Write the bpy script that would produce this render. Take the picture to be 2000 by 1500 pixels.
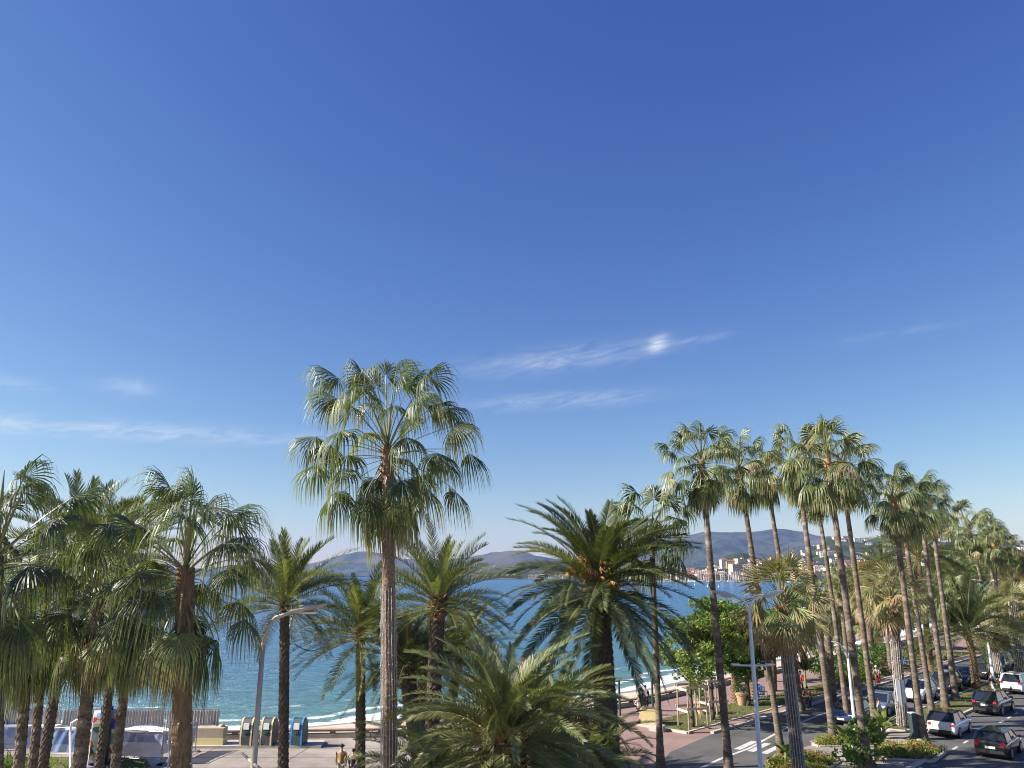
import bpy, math, random
import numpy as np
from mathutils import Vector, Matrix, noise

for o in list(bpy.data.objects): bpy.data.objects.remove(o)
S = bpy.context.scene
COL = S.collection
R = math.radians

# ------------------------------------------------------------------ camera
FPX, PITCH, CAMH = 1480.0, R(14.15), 10.0
cam = bpy.data.objects.new('camera', bpy.data.cameras.new('camera'))
COL.objects.link(cam); S.camera = cam
cam.location = (0, 0, CAMH)
cam.rotation_euler = (R(90) + PITCH, 0, 0)
cam.data.sensor_width = 36; cam.data.lens = FPX / 2000 * 36
cam.data.clip_end = 40000; cam.data.clip_start = 0.5
S.render.resolution_x, S.render.resolution_y = 1024, 768

# ------------------------------------------------------------------ sun and sky
SUN_EL, SUN_AZ = R(34), R(-97)          # azimuth from +Y towards +X: the sun stands to the left
to_sun = Vector((math.cos(SUN_EL) * math.sin(SUN_AZ), math.cos(SUN_EL) * math.cos(SUN_AZ), math.sin(SUN_EL)))
sl = bpy.data.lights.new('sun', 'SUN'); sl.energy = 5.0; sl.angle = R(0.5); sl.color = (1.0, 0.93, 0.82)
so = bpy.data.objects.new('sun', sl); COL.objects.link(so)
so.rotation_euler = (-to_sun).to_track_quat('-Z', 'Y').to_euler()

W = bpy.data.worlds.new('World'); S.world = W; W.use_nodes = True
nt = W.node_tree; nt.nodes.clear()
def N(t, typ, **kw):
    n = t.nodes.new(typ)
    for k, v in kw.items(): setattr(n, k, v)
    return n
def mth(t, op, a, b=None, c=None, clamp=False):
    n = t.nodes.new('ShaderNodeMath'); n.operation = op; n.use_clamp = clamp
    for i, v in enumerate((a, b, c)):
        if v is None: continue
        if isinstance(v, (int, float)): n.inputs[i].default_value = v
        else: t.links.new(v, n.inputs[i])
    return n.outputs[0]
out = N(nt, 'ShaderNodeOutputWorld'); bg = N(nt, 'ShaderNodeBackground')
sky = N(nt, 'ShaderNodeTexSky', sky_type='NISHITA', sun_disc=False)
sky.sun_elevation = SUN_EL; sky.sun_rotation = SUN_AZ
sky.altitude = 0; sky.air_density = 1.0; sky.dust_density = 0.25; sky.ozone_density = 4.5
hs = N(nt, 'ShaderNodeHueSaturation'); hs.inputs['Saturation'].default_value = 1.0
tn = N(nt, 'ShaderNodeMix', data_type='RGBA', blend_type='MULTIPLY'); tn.inputs[0].default_value = 1; tn.inputs[7].default_value = (0.92, 1.05, 1.42, 1)
nt.links.new(sky.outputs[0], tn.inputs[6]); sr = N(nt, 'ShaderNodeSeparateColor'); nt.links.new(tn.outputs[2], sr.inputs[0]); cr_ = N(nt, 'ShaderNodeCombineColor')
for i_, (g_, k_) in enumerate(((1.45, 1.92), (1.30, 1.17), (0.78, 0.737))):      # a clear, dry, deep blue sky
    nt.links.new(mth(nt, 'MULTIPLY', mth(nt, 'POWER', mth(nt, 'MULTIPLY', sr.outputs[i_], 0.1275), g_), k_ * 10 / 2 ** 1.05), cr_.inputs[i_])
nt.links.new(cr_.outputs[0], hs.inputs['Color'])
# thin wisps of cirrus, laid out by azimuth and elevation of the sky itself
tc = N(nt, 'ShaderNodeTexCoord'); sep = N(nt, 'ShaderNodeSeparateXYZ'); nt.links.new(tc.outputs['Generated'], sep.inputs[0])
az = mth(nt, 'MULTIPLY', mth(nt, 'ARCTAN2', sep.outputs[0], sep.outputs[1]), 57.2958)
el = mth(nt, 'MULTIPLY', mth(nt, 'ARCSINE', sep.outputs[2]), 57.2958)
cmb = N(nt, 'ShaderNodeCombineXYZ'); nt.links.new(mth(nt, 'MULTIPLY', az, 0.16), cmb.inputs[0]); nt.links.new(mth(nt, 'ADD', mth(nt,'MULTIPLY',el, 0.75), mth(nt,'MULTIPLY',az,-0.12)), cmb.inputs[1])
nz = N(nt, 'ShaderNodeTexNoise'); nz.inputs['Scale'].default_value = 1.9; nz.inputs['Detail'].default_value = 11; nz.inputs['Roughness'].default_value = 0.70; nz.inputs['Distortion'].default_value = 0.5
nt.links.new(cmb.outputs[0], nz.inputs['Vector'])
nm = mth(nt, 'MULTIPLY', mth(nt, 'SUBTRACT', nz.outputs[0], 0.36), 3.0, clamp=True)
def wisp(a0, e0, wa, we, slope, strength):
    da = mth(nt, 'DIVIDE', mth(nt, 'SUBTRACT', az, a0), wa)
    line = mth(nt, 'MULTIPLY_ADD', mth(nt, 'SUBTRACT', az, a0), slope, e0)
    de = mth(nt, 'DIVIDE', mth(nt, 'SUBTRACT', el, line), we)
    r2 = mth(nt, 'ADD', mth(nt, 'POWER', mth(nt, 'ABSOLUTE', da), 2.0), mth(nt, 'POWER', mth(nt, 'ABSOLUTE', de), 2.0))
    return mth(nt, 'MULTIPLY', mth(nt, 'EXPONENT', mth(nt, 'MULTIPLY', r2, -1.0)), strength)
ws = [wisp(4.0, 16.0, 7.0, 0.85, 0.095, 0.50), wisp(11.3, 16.8, 0.9, 0.6, 0.1, 0.5), wisp(14.5, 17.0, 2.0, 0.22, 0.1, 0.35),
      wisp(4.0, 12.9, 6.5, 0.6, 0.03, 0.5), wisp(-29, 9.4, 14, 0.55, 0.02, 0.75), wisp(-27.5, 12.4, 1.8, 0.6, 0.05, 0.4), wisp(-34, 11.8, 1.6, 0.4, 0.0, 0.4),
      wisp(28, 16.0, 3.6, 0.25, 0.03, 0.18)]
tot = ws[0]
for w_ in ws[1:]: tot = mth(nt, 'ADD', tot, w_)
cl = mth(nt, 'ADD', mth(nt, 'MULTIPLY', tot, nm), mth(nt, 'MULTIPLY', wisp(11.35, 16.95, 0.62, 0.50, 0.25, 0.75), mth(nt, 'MULTIPLY_ADD', nm, 0.7, 0.3)), clamp=True)
mx = N(nt, 'ShaderNodeMix', data_type='RGBA'); nt.links.new(cl, mx.inputs[0]); nt.links.new(hs.outputs[0], mx.inputs[6]); mx.inputs[7].default_value = (3.7, 4.05, 4.6, 1)
nt.links.new(mx.outputs[2], bg.inputs['Color']); bg.inputs['Strength'].default_value = 0.10
nt.links.new(bg.outputs[0], out.inputs[0])

S.render.engine = 'CYCLES'
S.view_settings.view_transform = 'Standard'; S.view_settings.look = 'None'
S.view_settings.exposure = 1.05; S.view_settings.gamma = 1.0
S.cycles.max_bounces = 8; S.cycles.transparent_max_bounces = 16; S.cycles.volume_bounces = 0; S.cycles.filter_width = 1.05

# ------------------------------------------------------------------ helpers
def at(px, py, z=0.0, D=None):
    """world point seen at a pixel of the 2000x1500 photograph, on the plane z or at forward distance D"""
    u, v = px - 1000.0, py - 750.0
    dy = FPX * math.cos(PITCH) + v * math.sin(PITCH); dz = FPX * math.sin(PITCH) - v * math.cos(PITCH)
    t = D / dy if D is not None else (z - CAMH) / dz
    return Vector((u * t, dy * t, CAMH + dz * t))

def tag(o, label=None, cat=None, group=None, kind=None):
    if label: o['label'] = label
    if cat: o['category'] = cat
    if group: o['group'] = group
    if kind: o['kind'] = kind
    return o
def empty(name, loc, rz=0, **kw):
    o = bpy.data.objects.new(name, None); COL.objects.link(o)
    o.location = loc; o.rotation_euler = (0, 0, rz); o.empty_display_size = 0.3
    return tag(o, **kw)
def link(name, me, parent=None, loc=(0, 0, 0), rot=(0, 0, 0), sc=1.0):
    o = bpy.data.objects.new(name, me); COL.objects.link(o)
    o.location = loc; o.rotation_euler = rot
    o.scale = (sc, sc, sc) if isinstance(sc, (int, float)) else sc
    if parent: o.parent = parent
    return o
def copy_tree(o, parent=None):
    c = o.copy(); COL.objects.link(c)
    if parent: c.parent = parent; c.matrix_parent_inverse = o.matrix_parent_inverse.copy()
    for ch in [x for x in list(COL.objects) if x.parent == o]: copy_tree(ch, c)
    return c

def mat(name, c1, c2=None, rough=0.7, scale=4.0, detail=5, bump=0.0, bscale=None, metal=0.0, stretch=(1, 1, 1), coord='Object', spec=0.5, contrast=1.0, coat=0.0, c3=None, s3=0.3):
    m = bpy.data.materials.new(name); m.use_nodes = True; t = m.node_tree
    b = t.nodes['Principled BSDF']; b.inputs['Roughness'].default_value = rough; b.inputs['Metallic'].default_value = metal
    b.inputs['Specular IOR Level'].default_value = spec; b.inputs['Coat Weight'].default_value = coat
    b.inputs['Base Color'].default_value = (*c1, 1)
    if c2 is not None or bump:
        tc = N(t, 'ShaderNodeTexCoord'); mp = N(t, 'ShaderNodeMapping'); mp.inputs['Scale'].default_value = stretch
        t.links.new(tc.outputs[coord], mp.inputs[0])
    if c2 is not None:
        n = N(t, 'ShaderNodeTexNoise'); n.inputs['Scale'].default_value = scale; n.inputs['Detail'].default_value = detail; n.inputs['Roughness'].default_value = 0.65
        t.links.new(mp.outputs[0], n.inputs['Vector'])
        f = mth(t, 'MULTIPLY_ADD', mth(t, 'SUBTRACT', n.outputs[0], 0.5), 3.0 * contrast, 0.5, clamp=True)
        x = N(t, 'ShaderNodeMix', data_type='RGBA'); t.links.new(f, x.inputs[0]); x.inputs[6].default_value = (*c1, 1); x.inputs[7].default_value = (*c2, 1)
        res = x.outputs[2]
        if c3 is not None:
            n3 = N(t, 'ShaderNodeTexNoise'); n3.inputs['Scale'].default_value = s3; n3.inputs['Detail'].default_value = 6; t.links.new(mp.outputs[0], n3.inputs['Vector'])
            f3 = mth(t, 'MULTIPLY', mth(t, 'SUBTRACT', n3.outputs[0], 0.5), 5.0, clamp=True)
            y = N(t, 'ShaderNodeMix', data_type='RGBA'); t.links.new(f3, y.inputs[0]); t.links.new(res, y.inputs[6]); y.inputs[7].default_value = (*c3, 1); res = y.outputs[2]
        t.links.new(res, b.inputs['Base Color'])
    if bump:
        n2 = N(t, 'ShaderNodeTexNoise'); n2.inputs['Scale'].default_value = bscale or scale * 3; n2.inputs['Detail'].default_value = 4
        t.links.new(mp.outputs[0], n2.inputs['Vector'])
        bp = N(t, 'ShaderNodeBump'); bp.inputs['Strength'].default_value = bump; bp.inputs['Distance'].default_value = 0.05
        t.links.new(n2.outputs[0], bp.inputs['Height']); t.links.new(bp.outputs[0], b.inputs['Normal'])
    return m

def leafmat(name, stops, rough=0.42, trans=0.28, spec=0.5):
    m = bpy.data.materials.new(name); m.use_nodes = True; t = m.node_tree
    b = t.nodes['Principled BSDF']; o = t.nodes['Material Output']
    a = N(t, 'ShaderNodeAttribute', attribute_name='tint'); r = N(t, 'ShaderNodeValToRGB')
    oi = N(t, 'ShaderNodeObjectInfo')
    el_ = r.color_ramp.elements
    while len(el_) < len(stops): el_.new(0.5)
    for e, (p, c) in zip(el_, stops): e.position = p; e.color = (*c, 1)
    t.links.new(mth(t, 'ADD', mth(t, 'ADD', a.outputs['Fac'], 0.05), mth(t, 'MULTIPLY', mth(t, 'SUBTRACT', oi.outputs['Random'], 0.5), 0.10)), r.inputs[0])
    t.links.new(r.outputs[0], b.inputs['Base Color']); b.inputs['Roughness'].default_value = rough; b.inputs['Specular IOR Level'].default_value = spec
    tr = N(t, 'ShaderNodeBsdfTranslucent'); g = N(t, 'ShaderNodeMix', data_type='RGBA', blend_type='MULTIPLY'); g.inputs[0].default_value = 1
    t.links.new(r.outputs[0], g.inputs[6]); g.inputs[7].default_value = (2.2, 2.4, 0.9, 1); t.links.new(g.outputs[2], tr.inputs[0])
    ms = N(t, 'ShaderNodeMixShader'); ms.inputs[0].default_value = trans
    t.links.new(b.outputs[0], ms.inputs[1]); t.links.new(tr.outputs[0], ms.inputs[2]); t.links.new(ms.outputs[0], o.inputs['Surface'])
    return m

M = {}
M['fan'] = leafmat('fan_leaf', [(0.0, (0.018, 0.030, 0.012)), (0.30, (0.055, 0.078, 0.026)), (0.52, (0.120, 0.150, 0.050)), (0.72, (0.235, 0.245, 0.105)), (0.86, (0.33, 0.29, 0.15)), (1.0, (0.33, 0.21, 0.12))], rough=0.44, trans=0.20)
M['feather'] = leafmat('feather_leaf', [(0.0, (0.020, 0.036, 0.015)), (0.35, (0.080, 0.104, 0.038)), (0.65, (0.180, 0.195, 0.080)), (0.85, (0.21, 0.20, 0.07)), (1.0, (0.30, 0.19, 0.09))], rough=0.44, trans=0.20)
M['broad'] = leafmat('broad_leaf', [(0.0, (0.020, 0.042, 0.012)), (0.5, (0.055, 0.110, 0.020)), (1.0, (0.13, 0.20, 0.035))], rough=0.5, trans=0.3)
M['lime'] = leafmat('lime_leaf', [(0.0, (0.030, 0.055, 0.014)), (0.5, (0.095, 0.145, 0.030)), (1.0, (0.20, 0.24, 0.05))], rough=0.5, trans=0.3)
M['petiole'] = mat('petiole', (0.16, 0.19, 0.07), (0.24, 0.21, 0.10), rough=0.4, scale=3)
M['rachis'] = mat('rachis', (0.25, 0.27, 0.12), (0.33, 0.29, 0.15), rough=0.4, scale=3)
M['bark'] = mat('palm_bark', (0.20, 0.155, 0.115), (0.085, 0.065, 0.050), rough=0.95, scale=5, stretch=(1, 1, 2.6), bump=0.7, bscale=9, spec=0.2, c3=(0.29, 0.25, 0.20), s3=1.2)
M['bark_red'] = mat('palm_fibre_bark', (0.33, 0.20, 0.13), (0.15, 0.085, 0.052), rough=0.95, scale=7, stretch=(1, 1, 1.6), bump=0.8, bscale=14, spec=0.2)
M['bark_grey_tan'] = mat('grey_tan_bark', (0.33, 0.235, 0.17), (0.14, 0.095, 0.066), rough=0.95, scale=7, stretch=(1, 1, 2.2), bump=0.9, bscale=14, spec=0.2)
M['bark_tan'] = mat('palm_tan_bark', (0.27, 0.18, 0.105), (0.12, 0.075, 0.045), rough=0.95, scale=6, stretch=(2.5, 2.5, .5), bump=0.8, bscale=12, spec=0.2)
M['bark_dark'] = mat('date_palm_bark', (0.17, 0.135, 0.105), (0.06, 0.047, 0.038), rough=0.95, scale=9, bump=0.8, bscale=14, spec=0.2)
M['bark_canary'] = mat('canary_palm_bark', (0.15, 0.115, 0.085), (0.06, 0.045, 0.035), rough=0.95, scale=9, bump=0.8, bscale=14, spec=0.2)
M['wood'] = mat('tree_wood', (0.13, 0.10, 0.075), (0.07, 0.055, 0.04), rough=0.9, scale=8, bump=0.5, spec=0.2)
M['fruit'] = mat('orange_fruit', (0.36, 0.21, 0.04), (0.22, 0.13, 0.03), rough=0.6, scale=6)
M['stub'] = mat('cut_frond_stub', (0.42, 0.25, 0.10), (0.24, 0.12, 0.05), rough=0.8, scale=5)
M['cord'] = mat('lamp_cord', (0.42, 0.40, 0.37), rough=0.6)
M['bulb'] = mat('clear_bulb', (0.80, 0.80, 0.80), rough=0.15)
M['lampwhite'] = mat('white_lamp_paint', (0.80, 0.80, 0.79), (0.68, 0.68, 0.67), rough=0.4, scale=3, coat=0.2)
M['lampgrey'] = mat('aged_lamp_paint', (0.52, 0.47, 0.41), (0.36, 0.31, 0.26), rough=0.45, scale=1.5, stretch=(1, 1, .3))
M['steel'] = mat('galvanised_steel', (0.42, 0.43, 0.45), (0.30, 0.31, 0.33), rough=0.4, scale=8, metal=0.7)

class MB:
    """collects quads and triangles with material slots and a tint per face"""
    def __init__(self): self.v = []; self.f = []; self.m = []; self.t = []; self.n = 0
    def add(self, verts, faces, m=0, t=0.5):
        verts = np.asarray(verts, dtype=float).reshape(-1, 3)
        faces = [[i + self.n for i in f] for f in faces] if not isinstance(faces, np.ndarray) else (faces + self.n).tolist()
        self.v.append(verts); self.f += faces; self.n += len(verts)
        self.m += [m] * len(faces); self.t += (list(t) if hasattr(t, '__len__') else [t] * len(faces))
        return self
    def mesh(self, name, mats, smooth=False):
        me = bpy.data.meshes.new(name)
        me.from_pydata(np.concatenate(self.v).tolist() if self.v else [], [], self.f)
        for x in mats: me.materials.append(M[x] if isinstance(x, str) else x)
        me.polygons.foreach_set('material_index', self.m)
        a = me.attributes.new('tint', 'FLOAT', 'FACE'); a.data.foreach_set('value', self.t)
        if smooth: me.polygons.foreach_set('use_smooth', [True] * len(me.polygons))
        me.update(); return me
    def build(self, name, mats, parent=None, smooth=False, **kw):
        return link(name, self.mesh(name, mats if isinstance(mats, (list, tuple)) else [mats], smooth), parent, **kw)
    def box(self, c, s, m=0, rz=0.0, taper=1.0, t=0.5, bev=0.0):
        x, y, z = s[0] / 2, s[1] / 2, s[2] / 2
        vs = []
        for k, (zz, q) in enumerate(((-z, 1.0), (z, taper))):
            for sx, sy in ((-1, -1), (1, -1), (1, 1), (-1, 1)):
                px, py = sx * x * q, sy * y * q
                vs.append((c[0] + px * math.cos(rz) - py * math.sin(rz), c[1] + px * math.sin(rz) + py * math.cos(rz), c[2] + zz))
        return self.add(vs, [[3, 2, 1, 0], [4, 5, 6, 7], [0, 1, 5, 4], [1, 2, 6, 5], [2, 3, 7, 6], [3, 0, 4, 7]], m, t)
    def tube(self, pts, r, n=8, m=0, caps=True, t=0.5, flat=1.0):
        pts = [Vector(p) for p in pts]; k = len(pts)
        rs = r if hasattr(r, '__len__') else [r] * k
        vs = []; prev = None
        for i, p in enumerate(pts):
            d = (pts[min(i + 1, k - 1)] - pts[max(i - 1, 0)]).normalized()
            if prev is None: a = Vector((0, 0, 1)).cross(d); a = a if a.length > 1e-3 else Vector((1, 0, 0)); a.normalize()
            else: a = (prev - d * prev.dot(d)).normalized()
            prev = a; b = d.cross(a)
            for j in range(n):
                q = 2 * math.pi * j / n; vs.append(p + a * math.cos(q) * rs[i] + b * math.sin(q) * rs[i] * flat)
        fs = [[i * n + j, i * n + (j + 1) % n, (i + 1) * n + (j + 1) % n, (i + 1) * n + j] for i in range(k - 1) for j in range(n)]
        if caps: fs += [list(range(n))[::-1], [(k - 1) * n + j for j in range(n)]]
        return self.add([tuple(v) for v in vs], fs, m, t)
    def prism(self, poly, z0, z1, m=0, t=0.5):
        n = len(poly); vs = [(x, y, z0) for x, y in poly] + [(x, y, z1) for x, y in poly]
        return self.add(vs, [list(range(n))[::-1], list(range(n, 2 * n))] + [[i, (i + 1) % n, n + (i + 1) % n, n + i] for i in range(n)], m, t)
    def sphere(self, c, r, m=0, n=8, k=6, t=0.5, zs=1.0):
        vs = [(c[0], c[1], c[2] + r * zs)]
        for i in range(1, k):
            a = math.pi * i / k
            for j in range(n): vs.append((c[0] + r * math.sin(a) * math.cos(2 * math.pi * j / n), c[1] + r * math.sin(a) * math.sin(2 * math.pi * j / n), c[2] + r * zs * math.cos(a)))
        vs.append((c[0], c[1], c[2] - r * zs)); e = len(vs) - 1
        fs = [[0, 1 + j, 1 + (j + 1) % n] for j in range(n)]
        for i in range(k - 2):
            for j in range(n): fs.append([1 + i * n + j, 1 + (i + 1) * n + j, 1 + (i + 1) * n + (j + 1) % n, 1 + i * n + (j + 1) % n])
        fs += [[e, 1 + (k - 2) * n + (j + 1) % n, 1 + (k - 2) * n + j] for j in range(n)]
        return self.add(vs, fs, m, t)
# ------------------------------------------------------------------ setting: ground, road, beach, sea, hills
SEAWALL = [(-400, 50), (-60, 50.8), (-24, 51.2), (-9, 52.2), (0, 57.0), (9.3, 64.0), (19, 75), (27.5, 84.7), (60, 121), (130, 205), (220, 320), (330, 480), (450, 750), (530, 1100), (560, 1400), (640, 1500)]
SHORE = [(-400, 63.5), (-60, 66), (-30, 67.5), (-20, 68), (-14.5, 69), (-10.5, 74), (0, 80), (11.4, 87.5), (24.5, 105), (39, 122), (80, 166), (125, 225), (205, 345), (312, 500), (430, 760), (512, 1100), (540, 1400), (600, 1496), (300, 1496)]
M['paving'] = mat('plaza_concrete', (0.36, 0.31, 0.265), (0.20, 0.165, 0.145), rough=0.9, scale=0.45, detail=9, bump=0.15, bscale=20, c3=(0.40, 0.36, 0.31), s3=0.16)
M['red_paving'] = mat('red_promenade_paving', (0.30, 0.195, 0.175), (0.23, 0.145, 0.13), rough=0.85, scale=0.6, bump=0.12, bscale=30, c3=(0.34, 0.24, 0.21), s3=0.15)
M['asphalt'] = mat('asphalt', (0.115, 0.112, 0.108), (0.070, 0.069, 0.069), rough=0.85, scale=0.5, stretch=(1, 1, 1), bump=0.25, bscale=40, c3=(0.125, 0.12, 0.115), s3=0.2)
M['kerb'] = mat('pale_kerb_stone', (0.50, 0.46, 0.40), (0.38, 0.34, 0.30), rough=0.85, scale=1.5)
M['paint'] = mat('white_road_paint', (0.62, 0.62, 0.60), (0.42, 0.42, 0.41), rough=0.7, scale=3)
M['soil'] = mat('bed_soil', (0.075, 0.055, 0.035), (0.12, 0.09, 0.05), rough=1, scale=2.5, bump=0.6, bscale=15)
M['lawn'] = mat('lawn_base', (0.065, 0.095, 0.022), (0.17, 0.14, 0.065), rough=0.95, scale=1.1, bump=0.8, bscale=25, spec=0.2)
M['sand'] = mat('beach_sand', (0.56, 0.47, 0.36), (0.44, 0.365, 0.28), rough=0.95, scale=0.6, bump=0.5, bscale=4, c3=(0.62, 0.54, 0.43), s3=0.1)
M['wetsand'] = mat('wet_sand', (0.27, 0.225, 0.19), (0.21, 0.175, 0.15), rough=0.35, scale=0.4)
M['wallstone'] = mat('promenade_wall_stone', (0.55, 0.48, 0.39), (0.40, 0.33, 0.26), rough=0.9, scale=1.6)

def sheet(name, polys, z, material, kind='structure', thick=0.0, wall=None, **kw):
    b = MB()
    for p in polys:
        if thick: b.prism(p, z - thick, z)
        else: b.add([(x, y, z) for x, y in p], [list(range(len(p)))])
    o = b.build(name, material); tag(o, kind=kind, **kw); return o
def gp(*pix, z=0.0): return [tuple(at(a, b, z)[:2]) for a, b in pix]
DV, NV = (0.692, 0.722), (0.722, -0.692)
def rd(s, o): return (s * DV[0] + o * NV[0], s * DV[1] + o * NV[1])

def tri_sheet(name, A, B, za, zb, material, sub=1):
    """strip between two polylines with the same number of points"""
    b = MB(); vs = []; fs = []
    for k in range(sub + 1):
        q = k / sub
        for (ax, ay), (bx, by) in zip(A, B): vs.append((ax + (bx - ax) * q, ay + (by - ay) * q, za + (zb - za) * q))
    n = len(A)
    for k in range(sub):
        for i in range(n - 1): fs.append([k * n + i, k * n + i + 1, (k + 1) * n + i + 1, (k + 1) * n + i])
    b.add(vs, fs); o = b.build(name, material); tag(o, kind='structure'); return o
def resample(P, n):
    P = np.array(P, float); d = np.r_[0, np.cumsum(np.hypot(*np.diff(P, axis=0).T))]; q = np.linspace(0, 1, n) ** 1.0 * d[-1]
    return [(float(np.interp(t, d, P[:, 0])), float(np.interp(t, d, P[:, 1]))) for t in q]

# ground: strip from behind the camera up to the sea wall, one sheet
n_ = len(SEAWALL)
b = MB(); vs = [(x, y, 0) for x, y in SEAWALL] + [(x if x < 0 else 3500 * min(1, (x + 50) / 500) , -300 if x < 60 else 1500, 0) for x, y in SEAWALL]
poly = SEAWALL + [(3500, 1500), (3500, -300), (-400, -300)]
b.add([(x, y, 0) for x, y in poly], [list(range(len(poly)))])
tag(b.build('ground', 'paving'), kind='structure')
# beach, dry then wet, falling to the water
SW = SEAWALL[:-1]; SH = SHORE[:-3] + [(540, 1400)]
def off(P, d):
    o = []
    for i, (x, y) in enumerate(P):
        a = P[max(i - 1, 0)]; c = P[min(i + 1, len(P) - 1)]; L = math.hypot(c[0] - a[0], c[1] - a[1]); o.append((x - (c[1] - a[1]) / L * d, y + (c[0] - a[0]) / L * d))
    return o
tri_sheet('beach_sand', resample(SW, 80), resample(off(SH, -3.2), 80), -0.9, -2.15, 'sand', 6)
tri_sheet('wet_sand', resample(off(SH, -3.5), 80), resample(off(SH, 12), 80), -2.13, -4.2, 'wetsand', 3)

# promenade red paving, road, median
red = [(12, 36), (14, 53.6), rd(48.5, -27.45), rd(300, -27.45), rd(300, -37), rd(60, -38), (19, 74.6), (9.3, 64.0), (1.5, 57.8), (2.6, 50), (2.6, 36)]
sheet('promenade_paving', [red], 0.004, 'red_paving')
road_in = [(4, 0), (5, 38), (9.2, 48), rd(48.0, -27.5), rd(320, -27.5), rd(320, -20.6), rd(56, -20.6), rd(55.6, -22.0), rd(49.6, -22.0), (18.2, 49.5), (16, 40), (16, 0)]
sheet('road', [road_in, [(17, 0), (17, 40), rd(44, -15.2), rd(51.5, -15.2), rd(55.0, -17.5), rd(320, -17.5), rd(320, -6), rd(44, -6), (26, 0)]], 0.008, 'asphalt')
sheet('red_verge_strip', [[rd(46.6, -28.5), rd(300, -28.5), rd(300, -27.62), rd(47.6, -27.62)]], 0.10, 'red_paving', thick=0.1)
def strip(b, P, w, z0, z1):
    for i_, ((x0, y0), (x1, y1)) in enumerate(zip(P[:-1], P[1:])):
        z1 = z1 + (.004 if i_ % 2 else -.004) * (i_ > 0); L = math.hypot(x1 - x0, y1 - y0); nx, ny = -(y1 - y0) / L * w / 2, (x1 - x0) / L * w / 2; ex, ey = (x1 - x0) / L * .003, (y1 - y0) / L * .003
        b.prism([(x0 + nx, y0 + ny), (x0 - nx, y0 - ny), (x1 - nx - ex, y1 - ny - ey), (x1 + nx - ex, y1 + ny - ey)], z0, z1)
b = MB(); strip(b, [rd(47.5, -27.5), rd(300, -27.5)], 0.24, 0, 0.14); strip(b, [rd(46.4, -32.8), rd(46.3, -28.6), rd(300, -28.6)], 0.2, 0, 0.15); tag(b.build('promenade_kerb', 'kerb'), kind='structure')
# median beds
bedA = gp((1500, 1492), (1530, 1472), (1632, 1484), (1640, 1492), (1600, 1520), (1500, 1520))
bedB = gp((1588, 1457), (1622, 1440), (1700, 1432), (1716, 1446), (1712, 1462), (1600, 1462))
bedC = gp((1706, 1474), (1728, 1458), (1800, 1458), (1848, 1471), (1822, 1490), (1735, 1487))
bedD = [rd(56.3, -20.5), rd(300, -20.5), rd(300, -17.6), rd(58.5, -17.6), rd(56.5, -18.6)]
path = gp((1480, 1520), (1540, 1470), (1585, 1459), (1620, 1462), (1712, 1464), (1722, 1440), (1745, 1425)) + [rd(56.1, -18), rd(56.3, -17.4), rd(54.8, -17.4), rd(51.7, -15.3), rd(44, -15.3), rd(40, -16)] 
sheet('median_path', [path], 0.09, 'paving', thick=0.09)
b = MB()
for P in (bedA, bedB, bedC): strip(b, P + [P[0]], 0.16, 0.02, 0.16)
strip(b, bedD + [bedD[0]], 0.2, 0, 0.15)
strip(b, [rd(44, -15.2), rd(51.7, -15.2), rd(54.9, -17.5)], .22, 0, .145)
tag(b.build('median_kerb', 'kerb'), kind='structure')
sheet('bed_soil', [bedA, bedB, bedC], 0.12, 'soil', thick=0.05)
lawn1 = [rd(46.5, -32.7), rd(46.5, -28.72), rd(76, -28.72), rd(76, -31.6)]
lawns = [lawn1] + [[rd(a, -31.8), rd(a, -28.72), rd(c, -28.72), rd(c, -31.8)] for a, c in ((79, 96), (99, 118), (122, 150), (154, 200))]
sheet('promenade_lawn', lawns, 0.07, 'lawn', thick=0.07)
sheet('median_lawn', [bedD], 0.10, 'lawn', thick=0.1)
sheet('left_lawn', [[(-44, 30), (-44, 47.2), (-27.2, 46.6), (-20.6, 46.4), (-18, 42), (-16, 30)]], 0.06, 'lawn', thick=0.06)
# paint
b = MB()
def stripe(b, p, q, w):
    L = math.hypot(q[0] - p[0], q[1] - p[1]); nx, ny = -(q[1] - p[1]) / L * w / 2, (q[0] - p[0]) / L * w / 2
    b.add([(p[0] + nx, p[1] + ny, .0125), (p[0] - nx, p[1] - ny, .0125), (q[0] - nx, q[1] - ny, .0125), (q[0] + nx, q[1] + ny, .0125)], [[0, 1, 2, 3]])
ln = gp((1345, 1512), (1408, 1482), (1463, 1462), (1530, 1425), (1600, 1397), (1750, 1350), (1800, 1330))
for p, q in zip(ln[:-1], ln[1:]): stripe(b, p, q, 0.2)
for k in range(6): stripe(b, *gp((1440 + k * 26, 1464 + k * 4), (1474 + k * 26, 1448 + k * 4)), 0.42)
for k in range(-3, 34):
    s = 44 + k * 2.3; stripe(b, rd(s, -14.9), rd(s + 1.0, -14.9), 0.16)
for k in range(0, 16):
    s = 64 + k * 6; stripe(b, rd(s, -24.2), rd(s + 2.4, -24.2), 0.14)
tag(b.build('road_markings', 'paint'), kind='structure')
M['patch'] = mat('asphalt_patch', (0.055, 0.054, 0.054), (0.08, 0.078, 0.078), rough=.9, scale=1.5); M['crack'] = mat('tar_line', (0.03, 0.03, 0.03), rough=.6)
b = MB()
for s_, o_, l_, w_ in ((50, -24.8, 2.4, 1.1), (57, -23.2, 3.5, .8), (66, -25.6, 2.0, 1.4), (58, -11, 3, 1.2), (71, -13, 4, .9), (49, -12, 1.6, 1.6), (84, -24, 5, 1.2)):
    b.add([(*rd(s_, o_), .0105), (*rd(s_, o_ + w_), .0105), (*rd(s_ + l_, o_ + w_ * .95), .0105), (*rd(s_ + l_, o_), .0105)], [[0, 1, 2, 3]])
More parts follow.
